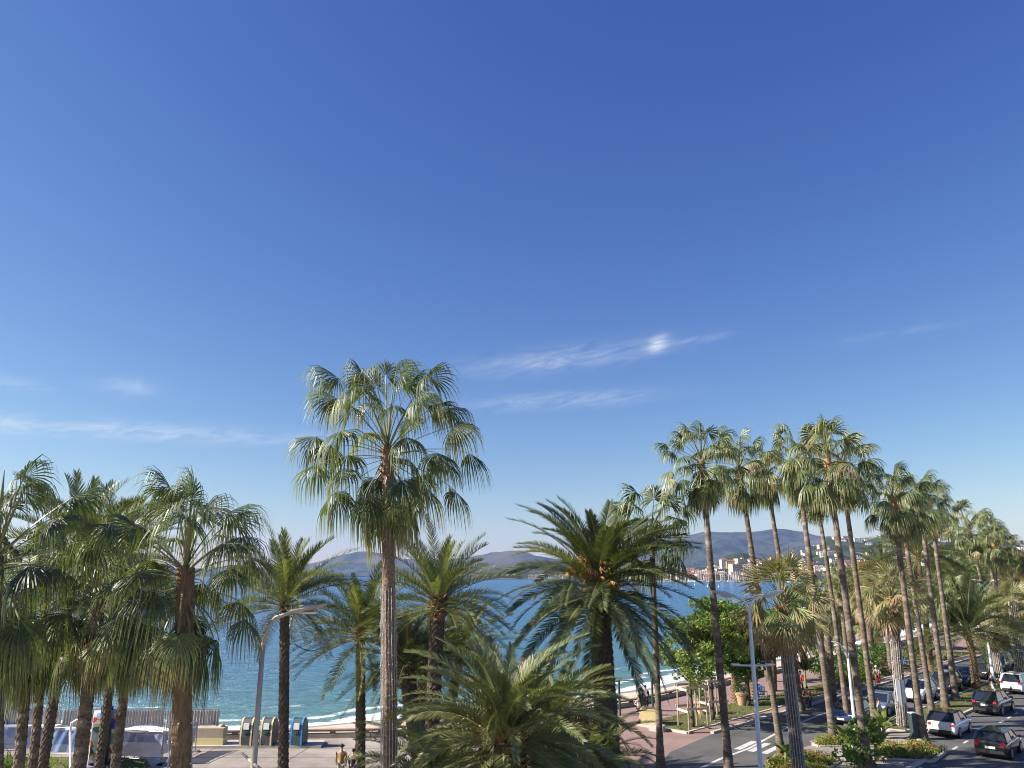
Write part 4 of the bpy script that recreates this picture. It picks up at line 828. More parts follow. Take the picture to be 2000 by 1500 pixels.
# slope under the upper rows, so nothing hovers
terrain('old_town_slope', 330, 900, 1570, 2120, 40, 30, lambda x, y: min(1, (y - 1570) / 430) * 27 * min(1, max(0, (x - 330) / 60)) - 0.5, 'maquis')
# square tower on the hill
tw = empty('stone_tower', (at(1468, 1082, D=1750).x, 1750, 30), label='square pale stone tower on the old-town hill across the bay', cat='tower'); b = MB(); b.box((0, 0, 10), (9, 9, 42), taper=.93); b.build('shaft', 'f_cream', tw)
b = MB(); b.box((0, 0, 31.6), (9.6, 9.6, 1.2))
for sx in (-3.6, 0, 3.6): b.box((sx, -4.1, 32.8), (1.6, 1.2, 1.4)); b.box((sx, 4.1, 32.8), (1.6, 1.2, 1.4))
b.build('battlement', 'f_cream', tw)
for z in (12, 21): b = MB(); b.box((0, -4.45, z), (1.2, .5, 2.4)); b.build('window', 'f_win', tw)
ch = empty('church', (at(1551, 1088, D=2100).x, 2100, 44), label='pale church with a short bell tower on the ridge, beyond the fourth tall trunk', cat='church'); b = MB(); b.box((0, 0, 3), (46, 18, 16)); b.build('nave', 'f_white', ch); b = MB(); b.box((-2, -4, 10), (9, 9, 32)); b.build('bell_tower', 'f_cream', ch); b = MB(); b.add([(-7, -9, 26), (3, -9, 26), (3, 1, 26), (-7, 1, 26), (-2, -4, 34)], [[0, 1, 4], [1, 2, 4], [2, 3, 4], [3, 0, 4]]); b.build('spire', 'roof_red', ch)
# houses on the wooded hills
vk = [(18, 12, 7, 2, 4, 'f_white', True), (26, 14, 12, 3, 5, 'f_white', False), (20, 13, 9, 2, 4, 'f_cream', True), (34, 15, 14, 4, 7, 'f_cream', False)]
def hz(x, y): return -4 + (ph(x * 2600 / y) + 4) * math.exp(-((y - 2600) / (520 if y < 2600 else 900)) ** 2) + 9 * fbm(x, y, 160)
for i in range(46):
    D = rg.uniform(1560, 1850); px = rg.uniform(1490, 1760); x = at(px, 1100, D=D).x; k = kinds[rg.randrange(6)]
    house(x, D, max(-1, (D - 1560) * .05), *k, ('%s house with a red tiled roof on the shore below the wooded hills' if k[6] else '%s flat-roofed block on the shore below the wooded hills') % cname[k[5]], '%s houses on the shore below the hills' % cname[k[5]], rz=rg.uniform(-.4, .4))
for i in range(150):
    D = rg.uniform(1850, 2560); px = rg.uniform(1500, 1960); x = at(px, 1100, D=D).x; k = vk[rg.randrange(4)] if D < 2250 else vk[rg.choice((0, 0, 2, 1))]
    house(x, D, hz(x, D) - 1, *k, ('white villa with a tiled roof on the wooded hillside' if k[5] == 'f_white' and k[6] else 'white flat-roofed block on the wooded hillside' if k[5] == 'f_white' else 'cream villa with a tiled roof on the wooded hillside' if k[6] else 'cream apartment block on the wooded hillside'), '%s %s on the wooded hillside' % (cname[k[5]], 'villas' if k[6] else 'blocks'), rz=rg.uniform(-.5, .3))
for i in range(52):
    px = rg.uniform(860, 1335); D = rg.uniform(2370, 2480); x = at(px, 1100, D=D).x; k = vk[rg.choice((0, 2, 2, 1))]
    house(x, D, -.5, *k, 'small pale waterfront %s below the far headland' % ('villa' if k[6] else 'block'), 'waterfront %s below the headland' % ('villas' if k[6] else 'blocks'))
# the long pale hotel
for j, (px, w, D, lab) in enumerate(((1868, 58, 600, 'long pale hotel with rows of windows seen between the palms at the right'), (1935, 34, 640, 'paler lower wing right of the long hotel, behind the far trio of palms'), (1985, 40, 560, 'white terrace building with a blue roof line at the far right, above the pine'))):
    p = at(px, 1080, D=D); house(p.x, D, 0, w, 18, (28, 26, 27)[j], 7, (14, 8, 9)[j], ('f_cream', 'f_white', 'f_white')[j], False, lab, None, name='hotel')
# harbour: breakwater and yachts
bwp = gp((1318, 1139.5), (1350, 1139), (1400, 1138.6), (1452, 1138.2), z=-2.5)
bk = tag(empty('breakwater', (0, 0, 0)), label='low pale breakwater in front of the masts across the bay', cat='breakwater'); b = MB()
Pbw = [(at(px, 1137, D=1470).x, 1470 + (px - 1380) * .1) for px in range(1180, 1476, 20)]
rngb = random.Random(2)
for x, y in Pbw:
    for q in range(3): b.box((x + rngb.uniform(-8, 8), y + rngb.uniform(-2, 2), -1.3), (rngb.uniform(9, 16), 6, 3.2), rz=rngb.uniform(-.2, .2), taper=.8)
b.build('rocks', 'wallstone', bk)
hm = MB(); hm.add([(-6, 0, .9), (-5.4, -1.7, 1.0), (1, -1.9, 1.0), (6.5, 0, 1.3), (1, 1.9, 1.0), (-5.4, 1.7, 1.0), (-5.6, 0, -.3), (-5, -1.2, -.3), (1, -1.3, -.3), (5.2, 0, -.2), (1, 1.3, -.3), (-5, 1.2, -.3)], [[0, 1, 2, 3, 4, 5], [11, 10, 9, 8, 7, 6]] + [[6 + i, 6 + (i + 1) % 6, (i + 1) % 6, i] for i in range(6)])
hull = hm.mesh('hull', ['boat']); b = MB(); b.box((-.5, 0, 1.4), (5, 2.0, .8), taper=.8); cabin = b.mesh('cabin', ['boat']); b = MB(); b.tube([(0.4, 0, 1), (.4, 0, 17)], [.22, .12], 6); mast = b.mesh('mast', ['mast']); b = MB(); b.tube([(.3, 0, 2.6), (-5, 0, 2.5)], [.28, .22], 6); boom = b.mesh('boom', ['boatblue'])
for i in range(64):
    px = rg.uniform(1290, 1478); D = rg.uniform(1478, 1520); x = at(px, 1130, D=D).x
    r_ = empty('sailing_yacht', (x, D, -2.5), rg.choice((1.57, -1.57)) + rg.uniform(-.2, .2), label='white sailing yacht with a bare mast moored in the harbour across the bay', cat='yacht', group='yachts moored across the bay'); s_ = rg.uniform(.8, 1.35); r_.scale = (s_, s_, s_)
    for nm_, me_ in (('hull', hull), ('cabin', cabin), ('mast', mast), ('boom', boom)): link(nm_, me_, r_)
for i in range(26):
    px = rg.uniform(1185, 1400); D = rg.uniform(1440, 1466); x = at(px, 1130, D=D).x
    r_ = empty('motor_boat', (x, D, -2.5), rg.uniform(-.4, .4), label='small white motor boat moored along the breakwater across the bay', cat='boat', group='motor boats along the breakwater'); link('hull', hull, r_, sc=.9); link('cabin', cabin, r_, sc=(.9, .9, 1.3))
# two tall masts nearer, and buoys
for px, yt, lab in ((1529, 1083, 'left of the two tallest bare masts above the stout palm crown'), (1540, 1082, 'right of the two tallest bare masts above the stout palm crown')):
    D = 1400; p = at(px, yt, D=D); r_ = empty('tall_ship', (p.x, D, -2.5), .9, label=lab, cat='yacht', group=None); link('hull', hull, r_, sc=2); b = MB(); b.tube([(0, 0, 0), (0, 0, p.z + 2.5)], [.5, .3], 6); b.box((0, 0, p.z * .7), (7, .25, .25)); b.build('mast', 'mast', r_)
M['buoy'] = mat('white_buoy', (0.8, 0.8, 0.78), rough=.4)
for px, py, lab in ((986, 1163, 'small white buoy in open water between the date palm and the fruiting palm'), (1382, 1146, 'left buoy of two beside the first tall trunk'), (1357, 1143, 'buoy farthest left near the breakwater'), (1404, 1147, 'right buoy of two beside the first tall trunk')):
    p = at(px, py, z=-2.5); b = MB(); s_ = p.y / 520; b.sphere((0, 0, .2 * s_), .55 * s_, n=10, k=7); b.tube([(0, 0, .6 * s_), (0, 0, 1.9 * s_)], [.12 * s_, .07 * s_], 6); o = b.build('buoy', 'buoy', loc=p, smooth=True); tag(o, label=lab, cat='buoy')
# ------------------------------------------------------------------ street furniture
def lamp(base, top, span, label, material='lampwhite', cross_z=None, heads='flat', rz=0.0, r=.11, arms=2, group='white double street lamps', cspan=1.0, crot=0.0):
    """tall pole that forks into two arms carrying flat lamp heads; shorter cross bar lower down"""
    root = empty('street_lamp', base, rz, label=label, cat='street lamp', group=group); h = top
    b = MB(); b.tube([(0, 0, 0), (0, 0, .5), (0, 0, .52), (0, 0, h * .55), (0, 0, h - .55)], [r * 1.7, r * 1.7, r * 1.2, r, r * .75], 12); b.build('pole', material, root, smooth=True)
    for s in ((-1, 1) if arms == 2 else (1,)):
        b = MB(); b.tube([(0, 0, h - .6), (s * .12, 0, h - .1), (s * .3, 0, h + .12), (s * span * .45, 0, h + .28)], [r * .75, r * .7, r * .68, r * .6], 8); a = b.build('arm', material, root, smooth=True)
        b = MB(); x0, x1 = s * span * .40, s * span; zt, zb = h + .30, h + .5; w = .30 if heads == 'flat' else .34; vs = []
        for k in range(7):
            t = k / 6; x = x0 + (x1 - x0) * t; z = zt + (zb - zt) * t; ww = w * (math.sin(math.pi * (0.12 + .82 * t)) ** .6); dz = (.20 if heads == 'flat' else .13) * math.sin(math.pi * (0.15 + .8 * t))
            vs += [(x, -ww, z), (x, 0, z + dz * .5), (x, ww, z), (x, 0, z - dz)]
        b.add(vs, [[k * 4 + j, k * 4 + (j + 1) % 4, k * 4 + 4 + (j + 1) % 4, k * 4 + 4 + j] for k in range(6) for j in range(4)] + [[3, 2, 1, 0], [24, 25, 26, 27]]); b.build('lamp_head', material, root)
        M.setdefault('diffuser', mat('lamp_diffuser', (.75, .75, .7), rough=.2)); b = MB(); b.box((x0 + (x1 - x0) * .55, 0, zt + (zb - zt) * .5 - (.085 if heads == 'flat' else .15)), (abs(x1 - x0) * .35, w * .8, .05)); b.build('lamp_glass', 'diffuser', root)
    if cross_z:
        for s in (-1, 1):
            b = MB(); cx_, cy_ = math.cos(crot), math.sin(crot); b.tube([(0, 0, cross_z), (s * cspan * cx_, s * cspan * cy_, cross_z + .02)], [r * .45, r * .42], 8); crot == 0 and b.box((s * cspan * .85 * cx_, s * cspan * .85 * cy_, cross_z + .06), (cspan * .4, .22, .05), rz=crot); b.build('cross_arm', material, root)
    return root
P0 = at(1462, 1175, D=38); lamp(Vector((P0.x, 38, 0)), P0.z, 1.72, 'white double street lamp standing on the road edge beside the stout light-wrapped palm', cross_z=at(1470, 1300, D=38).z, cspan=.98, r=.10)
Q = at(517, 1215, D=22.5); lamp(Vector((Q.x, 22.5, 0)), Q.z, 1.75, 'near lamp pole at the left with one grey leaf-shaped head crossing a date palm trunk', material='lampgrey', heads='leaf', cross_z=at(492, 1492, D=22.5).z, cspan=1.35, crot=R(-58), r=.085, rz=0.0, group=None, arms=1)
Q = at(567, 1206, D=36); lamp(Vector((Q.x, 36, 0)), Q.z, 1.0, 'thin white lamp pole beside the date palm trunk behind the leaf-shaped lamp head', r=.07, group=None, arms=1, rz=1.4)
Q = at(1658, 1268, D=52); lamp(Vector((at(1672, 1440, D=52).x, 52, 0)), Q.z, .95, 'shorter white lamp with two square spread heads left of the dark tall trunk', heads='leaf', r=.09)
Q = at(1800, 1150, D=84); lamp(Vector((at(1783, 1300, D=84).x, 84, 0)), Q.z - .3, 2.3, 'far white double street lamp whose arms cross the pair of tall trunks on the grass', cross_z=5.6, cspan=1.6, r=.13)
Q = at(1950, 1140, D=92); lamp(Vector((at(1950, 1300, D=92).x, 92, 0)), Q.z, 1.6, 'far white double street lamp under the middle palm of the far trio', r=.13, cross_z=5)
Q = at(1931, 1232, D=78); lamp(Vector((at(1941, 1332, D=78).x, 78, 0)), Q.z, .8, 'pale lamp pole against the stout light-wrapped trunk by the two pedestrians', r=.12, group=None)
Q = at(713, 1305, D=55); b = MB(); b.tube([(0, 0, 0), (0, 0, Q.z - .3)], [.09, .07], 8); b.box((0, 0, Q.z - .1), (.34, .34, .5)); o = b.build('beach_post', 'lampgrey', loc=(Q.x, 55, -.9)); tag(o, label='thin grey post on the beach beside the bright green date palm trunk', cat='post')
# cable from the far thin lamp to the palms
b = MB(); A_, B_ = at(575, 1258, D=36), at(668, 1218, D=38); b.tube([A_.lerp(B_, t) + Vector((0, 0, -.7 * math.sin(math.pi * t))) for t in np.linspace(0, 1, 9)], .018, 4)
M['cable'] = mat('black_cable', (.03, .03, .03), rough=.6); tag(b.build('overhead_cable', 'cable'), label='black cable sagging between the thin lamp pole and the bright green date palm', cat='cable')
# green posts + planter box
M['green_post'] = mat('dark_green_paint', (.025, .07, .055), rough=.4); M['planter'] = mat('yellow_planter', (.62, .50, .25), (.5, .4, .2), rough=.8, scale=2)
for px, py, lab in ((1211, 1398, 'left of two dark green posts beside the pedestrians on the promenade'), (1276, 1398, 'right of two dark green posts, behind the yellow planter box')):
    b = MB(); b.tube([(0, 0, 0), (0, 0, 2.35)], .085, 10); b.tube([(0, 0, 2.35), (0, 0, 2.4)], .11, 10); o = b.build('green_post', 'green_post', loc=at(px, py)); tag(o, label=lab, cat='post')
b = MB(); b.box((0, 0, .5), (1.35, 1.0, 1.0), rz=-.35); b.box((0, 0, 1.03), (1.42, 1.07, .06), rz=-.35); b.box((0, 0, 1.08), (1.1, .8, .05), rz=-.35, m=1); o = b.build('planter_box', ['planter', 'soil'], loc=at(1273, 1416)); tag(o, label='square pale yellow planter box on the red paving left of the lawn', cat='planter')
b = MB(); b.box((0, 0, .2), (1.0, .5, .4), rz=-.6); o = b.build('stone_block', 'kerb', loc=at(1284, 1428)); tag(o, label='low white stone block at the front corner of the lawn', cat='stone block')
# stake frames
M['stake'] = mat('weathered_stake', (.42, .33, .26), (.28, .21, .16), rough=.9, scale=4); M['stakeboard'] = mat('pale_stake_board', (.62, .50, .40), (.5, .4, .32), rough=.9, scale=4)
for (px, py, lab, w) in ((1354, 1423, 'nearer wooden stake frame with four posts and cross boards on the lawn corner', 1.35), (1395, 1407, 'farther taller wooden stake frame with white cross boards', 1.3)):
    root = empty('stake_frame', at(px, py), .3, label=lab, cat='tree guard', group='wooden tree guards on the lawn')
    for sx in (-1, 1):
        for sy in (-1, 1): b = MB(); b.tube([(sx * w / 2 * 1.05, sy * w / 2 * 1.05, 0), (sx * w / 2, sy * w / 2, 2.75)], .055, 7); b.build('post', 'stake', root)
    for z in (1.35, 2.7):
        for s in (-1, 1): b = MB(); b.box((0, s * (w / 2 + .075), z), (w + .3, .04, .16)); b.build('board', 'stakeboard', root)
        for s in (-1, 1): b = MB(); b.box((s * (w / 2 + .075), 0, z - .18), (.04, w + .1, .14)); b.build('board', 'stakeboard', root)
# terracotta planters
M['terra'] = mat('terracotta_pot', (.50, .33, .20), (.40, .26, .16), rough=.85, scale=2)
def pot(loc, label, sc=1.0, lf='broad', seed=0):
    root = empty('terracotta_planter', loc, label=label, cat='planter', group='terracotta planters on the promenade'); b = MB()
    b.tube([(0, 0, 0), (0, 0, .12), (0, 0, .8), (0, 0, .82), (0, 0, .95), (0, 0, .9)], [.36 * sc, .38 * sc, .56 * sc, .62 * sc, .62 * sc, .5 * sc], 16); b.build('pot', 'terra', root)
    rng = np.random.default_rng(seed); b = MB(); leaf_cloud(b, [(rng.normal(0, .25), rng.normal(0, .25), 1.3 + rng.uniform(-.15, .35)) for _ in range(9)], [.42 * sc] * 9, 420, .075, rng); b.build('plant', lf, root)
pot(at(1450, 1379), 'terracotta planter with a round green shrub between the two scarred palm trunks', .8, 'broad', 1)
pot(at(1372, 1396), 'terracotta planter half hidden behind the farther stake frame', .95, 'broad', 2)
pot(at(1632, 1333), 'pale planter right of the bananas, behind the tall palm with the pale foot', 1.3, 'broad', 3)
pot(at(1721, 1300), 'pale planter box left of the blue chairs near the light-wrapped trunk with the sign', 1.2, 'broad', 4)
pot(at(1798, 1282), 'pale planter far along the promenade beneath the far lamp', 1.4, 'lime', 5)
# blue chairs
M['chair_blue'] = mat('blue_painted_metal', (.04, .13, .42), rough=.4)
bc = None
def blue_chair():
    root = empty('promenade_chair', (0, 0, 0), label='x', cat='chair', group='blue metal chairs on the promenade')
    for sx in (-.24, .24):
        for sy in (-.24, .24): b = MB(); b.tube([(sx, sy, 0), (sx, sy, .44)], .018, 5); b.build('leg', 'chair_blue', root)
    b = MB(); b.box((0, 0, .46), (.54, .52, .035)); b.build('seat', 'chair_blue', root)
    b = MB(); [b.box((x, .25 + .03, .74), (.05, .03, .52)) for x in (-.24, -.12, 0, .12, .24)]; b.box((0, .28, 1.02), (.54, .045, .06)); b.build('backrest', 'chair_blue', root)
    return root
bc = blue_chair()
for i, (px, py, rz, lab) in enumerate(((1463, 1374, .5, 'blue metal chair just right of the round-shrub planter'), (1487, 1368, -.6, 'blue metal chair right of the white lamp pole'), (1457, 1371, 1.4, 'blue metal chair partly behind the planter shrub'), (1491, 1362, 2.2, 'blue metal chair beyond the one right of the lamp pole'),
    (1741, 1303, .3, 'blue metal chair just left of the light-wrapped trunk with the sign'), (1772, 1300, 1.0, 'blue metal chair just right of the light-wrapped trunk with the sign'), (1767, 1306, -.8, 'nearest blue metal chair right of the light-wrapped trunk with the sign'))):
    o = bc if i == 0 else copy_tree(bc); o.location = at(px, py); o.rotation_euler.z = rz; o['label'] = lab; o.scale = (1, 1, 1)
# white pavilion roof and parasols on the beach far off
b = MB(); b.box((0, 0, 3.1), (22, 6, .35)); 
pv = empty('beach_pavilion', (at(1650, 1200, D=195).x, 195, -1), label='low white-roofed beach pavilion above the water gap between the tall trunks', cat='pavilion'); b.build('roof', 'lampwhite', pv)
for x in np.linspace(-10, 10, 6):
    b = MB(); b.box((x, -2.6, 1.5), (.25, .25, 3.2)); b.build('post', 'stake', pv)
b = MB(); b.box((0, 0, .3), (23, 7, .5)); b.build('deck', 'stake', pv)

# ---- recycling bins
M['bin_dark'] = mat('charcoal_bin_shell', (.045, .05, .055), (.07, .075, .08), rough=.5, scale=3); M['bin_yellow'] = mat('faded_yellow_trim', (.62, .55, .28), rough=.5); M['bin_blue'] = mat('blue_bin_trim', (.05, .22, .60), rough=.45); M['label_white'] = mat('white_sticker', (.78, .78, .78), rough=.5); M['bin_navy'] = mat('dark_teal_bin', (.03, .08, .09), rough=.5)
def recycling_bin(loc, label, trim, shell='bin_dark'):
    root = empty('recycling_bin', loc, -.12, label=label, cat='recycling bin', group='recycling containers on the plaza plinth')
    root.scale = (.56, .8, .84)
    prof_ = [(0, 0), (1.05, 0), (1.05, .9), (1.0, 1.35), (.86, 1.62), (.55, 1.78), (0, 1.8)]   # depth profile, rounded top
    def shell_m(x0, x1, s, mt, inset=0.0, name='body'):
        b = MB(); pr = [(y * s - .5 * s + (1 - s) * 0, z * s) for y, z in [(0, 0), (1.1, 0), (1.14, .6), (1.1, 1.1), (.98, 1.5), (.78, 1.75), (.5, 1.82), (.25, 1.76), (.08, 1.5), (0, 1.1), (-.04, .6)]]
        n = len(pr); b.add([(x0, y, z) for y, z in pr] + [(x1, y, z) for y, z in pr], [list(range(n)), list(range(n, 2 * n))[::-1]] + [[i, n + i, n + (i + 1) % n, (i + 1) % n] for i in range(n)]); return b.build(name, mt, root)
    shell_m(-.48, .48, .985, shell)
    for s in (-1, 1): shell_m(s * .485 if s > 0 else -.66, .66 if s > 0 else -.485, 1.0, trim, name='side_band')
    shell_m(.665, .72, .95, shell, name='side_panel'); shell_m(-.72, -.665, .95, shell, name='side_panel')
    b = MB(); b.box((0, -.525, 1.28), (.62, .06, .42)); b.build('notice', 'label_white', root)
    b = MB(); b.box((0, -.56, .88), (.5, .06, .2)); b.tube([(0, -.6, .88), (0, -.62, .88)], .08, 10); b.build('chute', 'bin_navy', root)
    return root
recycling_bin(at(483, 1459) + Vector((0, .1, .13)), 'dark recycling container with yellow edges, leftmost of three', 'bin_yellow')
recycling_bin(at(522, 1459) + Vector((0, .1, .13)), 'dark recycling container with yellow edges right of the lamp pole', 'bin_yellow')
recycling_bin(at(581, 1459) + Vector((0, .1, .13)), 'recycling container with blue edges standing alone right of the palm trunk', 'bin_blue', 'bin_navy')
# ---- fence panels with white cloth along the sea edge, plastic banners in front
M['cloth'] = mat('grey_white_cloth', (.60, .57, .54), (.46, .43, .41), rough=.95, scale=2, stretch=(3, 3, .5), bump=.6, bscale=5); M['film'] = mat('blue_plastic_banner', (.10, .19, .46), (.30, .42, .66), rough=.3, scale=.25, stretch=(1, 1, 1), detail=2, contrast=.6); M['film2'] = mat('pale_plastic_banner', (.15, .18, .36), (.36, .41, .60), rough=.3, scale=.3, detail=2, contrast=.6)
for k_ in ('film', 'film2'):
    t = M[k_].node_tree; o_ = t.nodes['Material Output']; p_ = t.nodes['Principled BSDF']; tr = N(t, 'ShaderNodeBsdfTransparent'); ms = N(t, 'ShaderNodeMixShader'); ms.inputs[0].default_value = .15
    t.links.new(p_.outputs[0], ms.inputs[1]); t.links.new(tr.outputs[0], ms.inputs[2]); t.links.new(ms.outputs[0], o_.inputs['Surface'])
def fence_panel(x0, y0, x1, y1, h, label, clothy=True):
    L = math.hypot(x1 - x0, y1 - y0); a = math.atan2(y1 - y0, x1 - x0); root = empty('fence_panel', (x0, y0, 0), a, label=label, cat='fence', group='fence panels along the sea edge')
    b = MB(); r = .022; b.tube([(.04, 0, 0), (.04, 0, h - .15), (.18, 0, h), (L - .18, 0, h), (L - .04, 0, h - .15), (L - .04, 0, 0)], r, 6)
    for k in range(1, int(L / .16)): b.tube([(k * .16, 0, .15), (k * .16, 0, h - .02)], .006, 3, caps=False)
    b.tube([(.04, 0, .15), (L - .04, 0, .15)], r * .8, 5); b.tube([(.04, 0, h * .55), (L - .04, 0, h * .55)], r * .8, 5); b.build('frame', 'steel', root)
    for x in (.1, L - .1): b = MB(); b.box((x, 0, .06), (.5, .24, .12)); b.build('foot', 'kerb', root)
    if clothy:
        rng = np.random.default_rng(int(abs(x0 * 17))); n = 200; vs = []; ph_ = rng.uniform(0, 6, 4)
        for j in range(7):
            for i in range(n + 1):
                x = .06 + (L - .12) * i / n; z = h - .02 - j / 6 * (h * .52 + .12 * math.sin(x * 1.7 + ph_[0])); w = (.028 + .03 * j / 6) * math.sin(x * 34 + ph_[1] + 1.4 * math.sin(x * 2.3 + ph_[2])) + .03 * math.sin(x * 67 + ph_[3]); vs.append((x, -.07 + w, z))
        b = MB(); b.add(vs, [[j * (n + 1) + i, j * (n + 1) + i + 1, (j + 1) * (n + 1) + i + 1, (j + 1) * (n + 1) + i] for j in range(6) for i in range(n)]); b.build('cloth', 'cloth', root, smooth=True)
    return root
ends = [Vector((at(px_, 1451).x, 50.72, 0)) for px_ in (-60, 8, 112, 212, 318, 424)]
labs = ['cloth-draped fence panel at the left edge behind the leftmost trunks', 'cloth-draped fence panel behind the pair of dark trunks', 'cloth-draped fence panel left of the painted ring', 'cloth-draped fence panel between the ring and the light-wrapped tan trunk', 'cloth-draped fence panel at the right end, above the yellow kerb block']
for i in range(5): fence_panel(ends[i].x, ends[i].y, ends[i + 1].x - .05, ends[i + 1].y, 1.88, labs[i])
def banner(P, h, label, mt, seed, zb=.35, group='plastic-covered barriers on the plaza'):
    root = empty('plastic_barrier', P[0], label=label, cat='barrier', group=group); P = [(p[0] - P[0][0], p[1] - P[0][1]) for p in P]; rng = np.random.default_rng(seed)
    for (x, y) in P: b = MB(); b.tube([(x, y, 0), (x, y, h + .08)], .03, 6); b.box((x, y, .04), (.4, .4, .08)); b.build('post', 'steel', root)
    b = MB(); [b.tube([(*P[i], z), (*P[i + 1], z)], .022, 6) for i in range(len(P) - 1) for z in (h, .25)]; b.build('rail', 'steel', root)
    b = MB(); n = 40
    for (x0, y0), (x1, y1) in zip(P[:-1], P[1:]):
        vs = []; q = rng.uniform(0, 6, 3); L = math.hypot(x1 - x0, y1 - y0); nx, ny = (y1 - y0) / L, -(x1 - x0) / L
        for j in range(7):
            for i in range(n + 1):
                t = i / n; w = -.05 + .05 * math.sin(t * L * 5 + q[0]) * (j / 6) + .03 * math.sin(t * L * 11 + j * .8 + q[1]); sag = .1 * math.sin(math.pi * t) * (1 - j / 6)
                vs.append((x0 + (x1 - x0) * t + nx * w, y0 + (y1 - y0) * t + ny * w, h - .03 - sag - (h - zb) * j / 6))
        b.add(vs, [[j * (n + 1) + i, j * (n + 1) + i + 1, (j + 1) * (n + 1) + i + 1, (j + 1) * (n + 1) + i] for j in range(6) for i in range(n)])
    b.build('plastic_sheet', mt, root, smooth=True)
def g2(px, py): p = at(px, py); return (p.x, p.y, 0)
banner([g2(-80, 1478), g2(-10, 1476), g2(62, 1474)], 1.6, 'blue plastic barrier at the left edge behind the dark trunks', 'film', 1)
banner([g2(70, 1480), g2(145, 1482)], 1.6, 'short blue plastic barrier left of the thick criss-cross trunk', 'film', 2)
banner([g2(232, 1489), g2(313, 1494)], 1.65, 'pale plastic barrier right of the painted ring', 'film2', 3)
banner([g2(316, 1494), g2(381, 1468)], 1.6, 'plastic barrier turning away behind the light-wrapped tan trunk', 'film2', 4, zb=.55)
# metal gate frame, curved hose pipe, yellow kerb block, site boxes behind the banners
b = MB(); b.tube([at(138, 1520) + Vector((0, 0, 0)), at(137, 1430, D=44), at(140, 1412, D=44), at(150, 1406, D=44), at(168, 1404, D=44)], .06, 8); tag(b.build('bent_pipe', 'lampwhite'), label='white bent pipe beside the thick criss-cross patterned trunk', cat='pipe')
M['yellowblock'] = mat('yellow_painted_concrete', (.75, .66, .32), rough=.8); M['benchstone'] = mat('worn_bench_stone', (.5, .42, .3), (.4, .32, .22), rough=.9, scale=2)
root = empty('concrete_block', at(408, 1457), label='worn concrete block with a yellow painted base at the right end of the fence', cat='concrete block'); b = MB(); b.box((0, 0, .25), (1.9, .8, .5)); b.build('painted_base', 'yellowblock', root); b = MB(); b.box((0, 0, .78), (1.85, .75, .55)); b.build('block', 'benchstone', root)
root = empty('round_bollard', at(430, 1456), label='short pale round bollard right of the yellow-based block', cat='bollard'); b = MB(); b.tube([(0, 0, 0), (0, 0, 1.0), (0, 0, 1.1), (0, 0, 1.2)], [.22, .22, .2, .1], 12); b.build('shaft', 'benchstone', root, smooth=True); b = MB(); b.tube([(0, 0, .2), (0, 0, .28)], .24, 12); b.build('band', 'coping', root)
b = MB(); b.box((0, 0, 1.0), (3.6, 1.4, .12)); b.box((0, 0, .5), (3.4, 1.2, .9)); tag(b.build('site_table', 'lampwhite', loc=at(60, 1450)), label='long white covered table behind the blue barrier at the left', cat='table')
M['blue_cab'] = mat('blue_cabin', (.06, .12, .42), rough=.5)
cb = empty('portable_cabin', at(-8, 1448), label='blue portable cabin cut by the left edge, above the barrier', cat='cabin'); b = MB(); b.box((0, 0, 1.5), (1.2, 1.2, 3.0)); b.build('wall', 'blue_cab', cb); b = MB(); b.box((0, 0, 3.04), (1.3, 1.3, .08)); b.build('roof', 'lampwhite', cb)
# ---- painted ring sculpture
M['mosaic'] = m = bpy.data.materials.new('painted_patches'); m.use_nodes = True; t = m.node_tree; v = N(t, 'ShaderNodeTexVoronoi'); v.inputs['Scale'].default_value = 3.2; tc = N(t, 'ShaderNodeTexCoord'); t.links.new(tc.outputs['Object'], v.inputs['Vector'])
sp = N(t, 'ShaderNodeSeparateColor'); t.links.new(v.outputs['Color'], sp.inputs[0]); r_ = N(t, 'ShaderNodeValToRGB'); r_.color_ramp.interpolation = 'CONSTANT'; e = r_.color_ramp.elements; e[0].color = (.7, .68, .62, 1); e[1].position = .18; e[1].color = (.05, .07, .35, 1)
for p_, c_ in ((.34, (.55, .06, .03)), (.5, (.75, .55, .35)), (.62, (.10, .30, .12)), (.74, (.72, .70, .66)), (.86, (.75, .25, .05)), (.93, (.25, .4, .75))): q = e.new(p_); q.color = (*c_, 1)
t.links.new(sp.outputs[0], r_.inputs[0]); t.links.new(r_.outputs[0], t.nodes['Principled BSDF'].inputs['Base Color']); t.nodes['Principled BSDF'].inputs['Roughness'].default_value = .35
M['tread'] = mat('black_tread', (.02, .022, .028), rough=.45); 
rs = empty('ring_sculpture', at(196, 1493) , -.5, label='upright ring sculpture like a giant tyre, painted in bright patches with a black rim', cat='sculpture')
def ring(r0, r1, y0, y1, name, mt, a0=0, a1=360, seg=48):
    b = MB(); vs = []; 
    for k in range(seg + 1):
        a = R(a0 + (a1 - a0) * k / seg); c, s = math.sin(a), math.cos(a)
        vs += [(c * r0, y0, 1.42 + s * r0), (c * r1, y0, 1.42 + s * r1), (c * r1, y1, 1.42 + s * r1), (c * r0, y1, 1.42 + s * r0)]
    b.add(vs, [[k * 4 + j, k * 4 + (j + 1) % 4, k * 4 + 4 + (j + 1) % 4, k * 4 + 4 + j] for k in range(seg) for j in range(4)]); return b.build(name, mt, rs)
rs.rotation_euler.z = R(-62)
ring(.62, 1.36, -.62, .62, 'painted_body', 'mosaic'); ring(1.365, 1.46, -.30, .30, 'black_rim', 'tread')
b = MB(); b.box((0, 0, .06), (2.2, 1.5, .12)); b.build('base', 'film2', rs); b = MB(); b.box((0, 0, 2.94), (.7, .62, .12)); b.build('top_plate', 'blue_cab', rs)

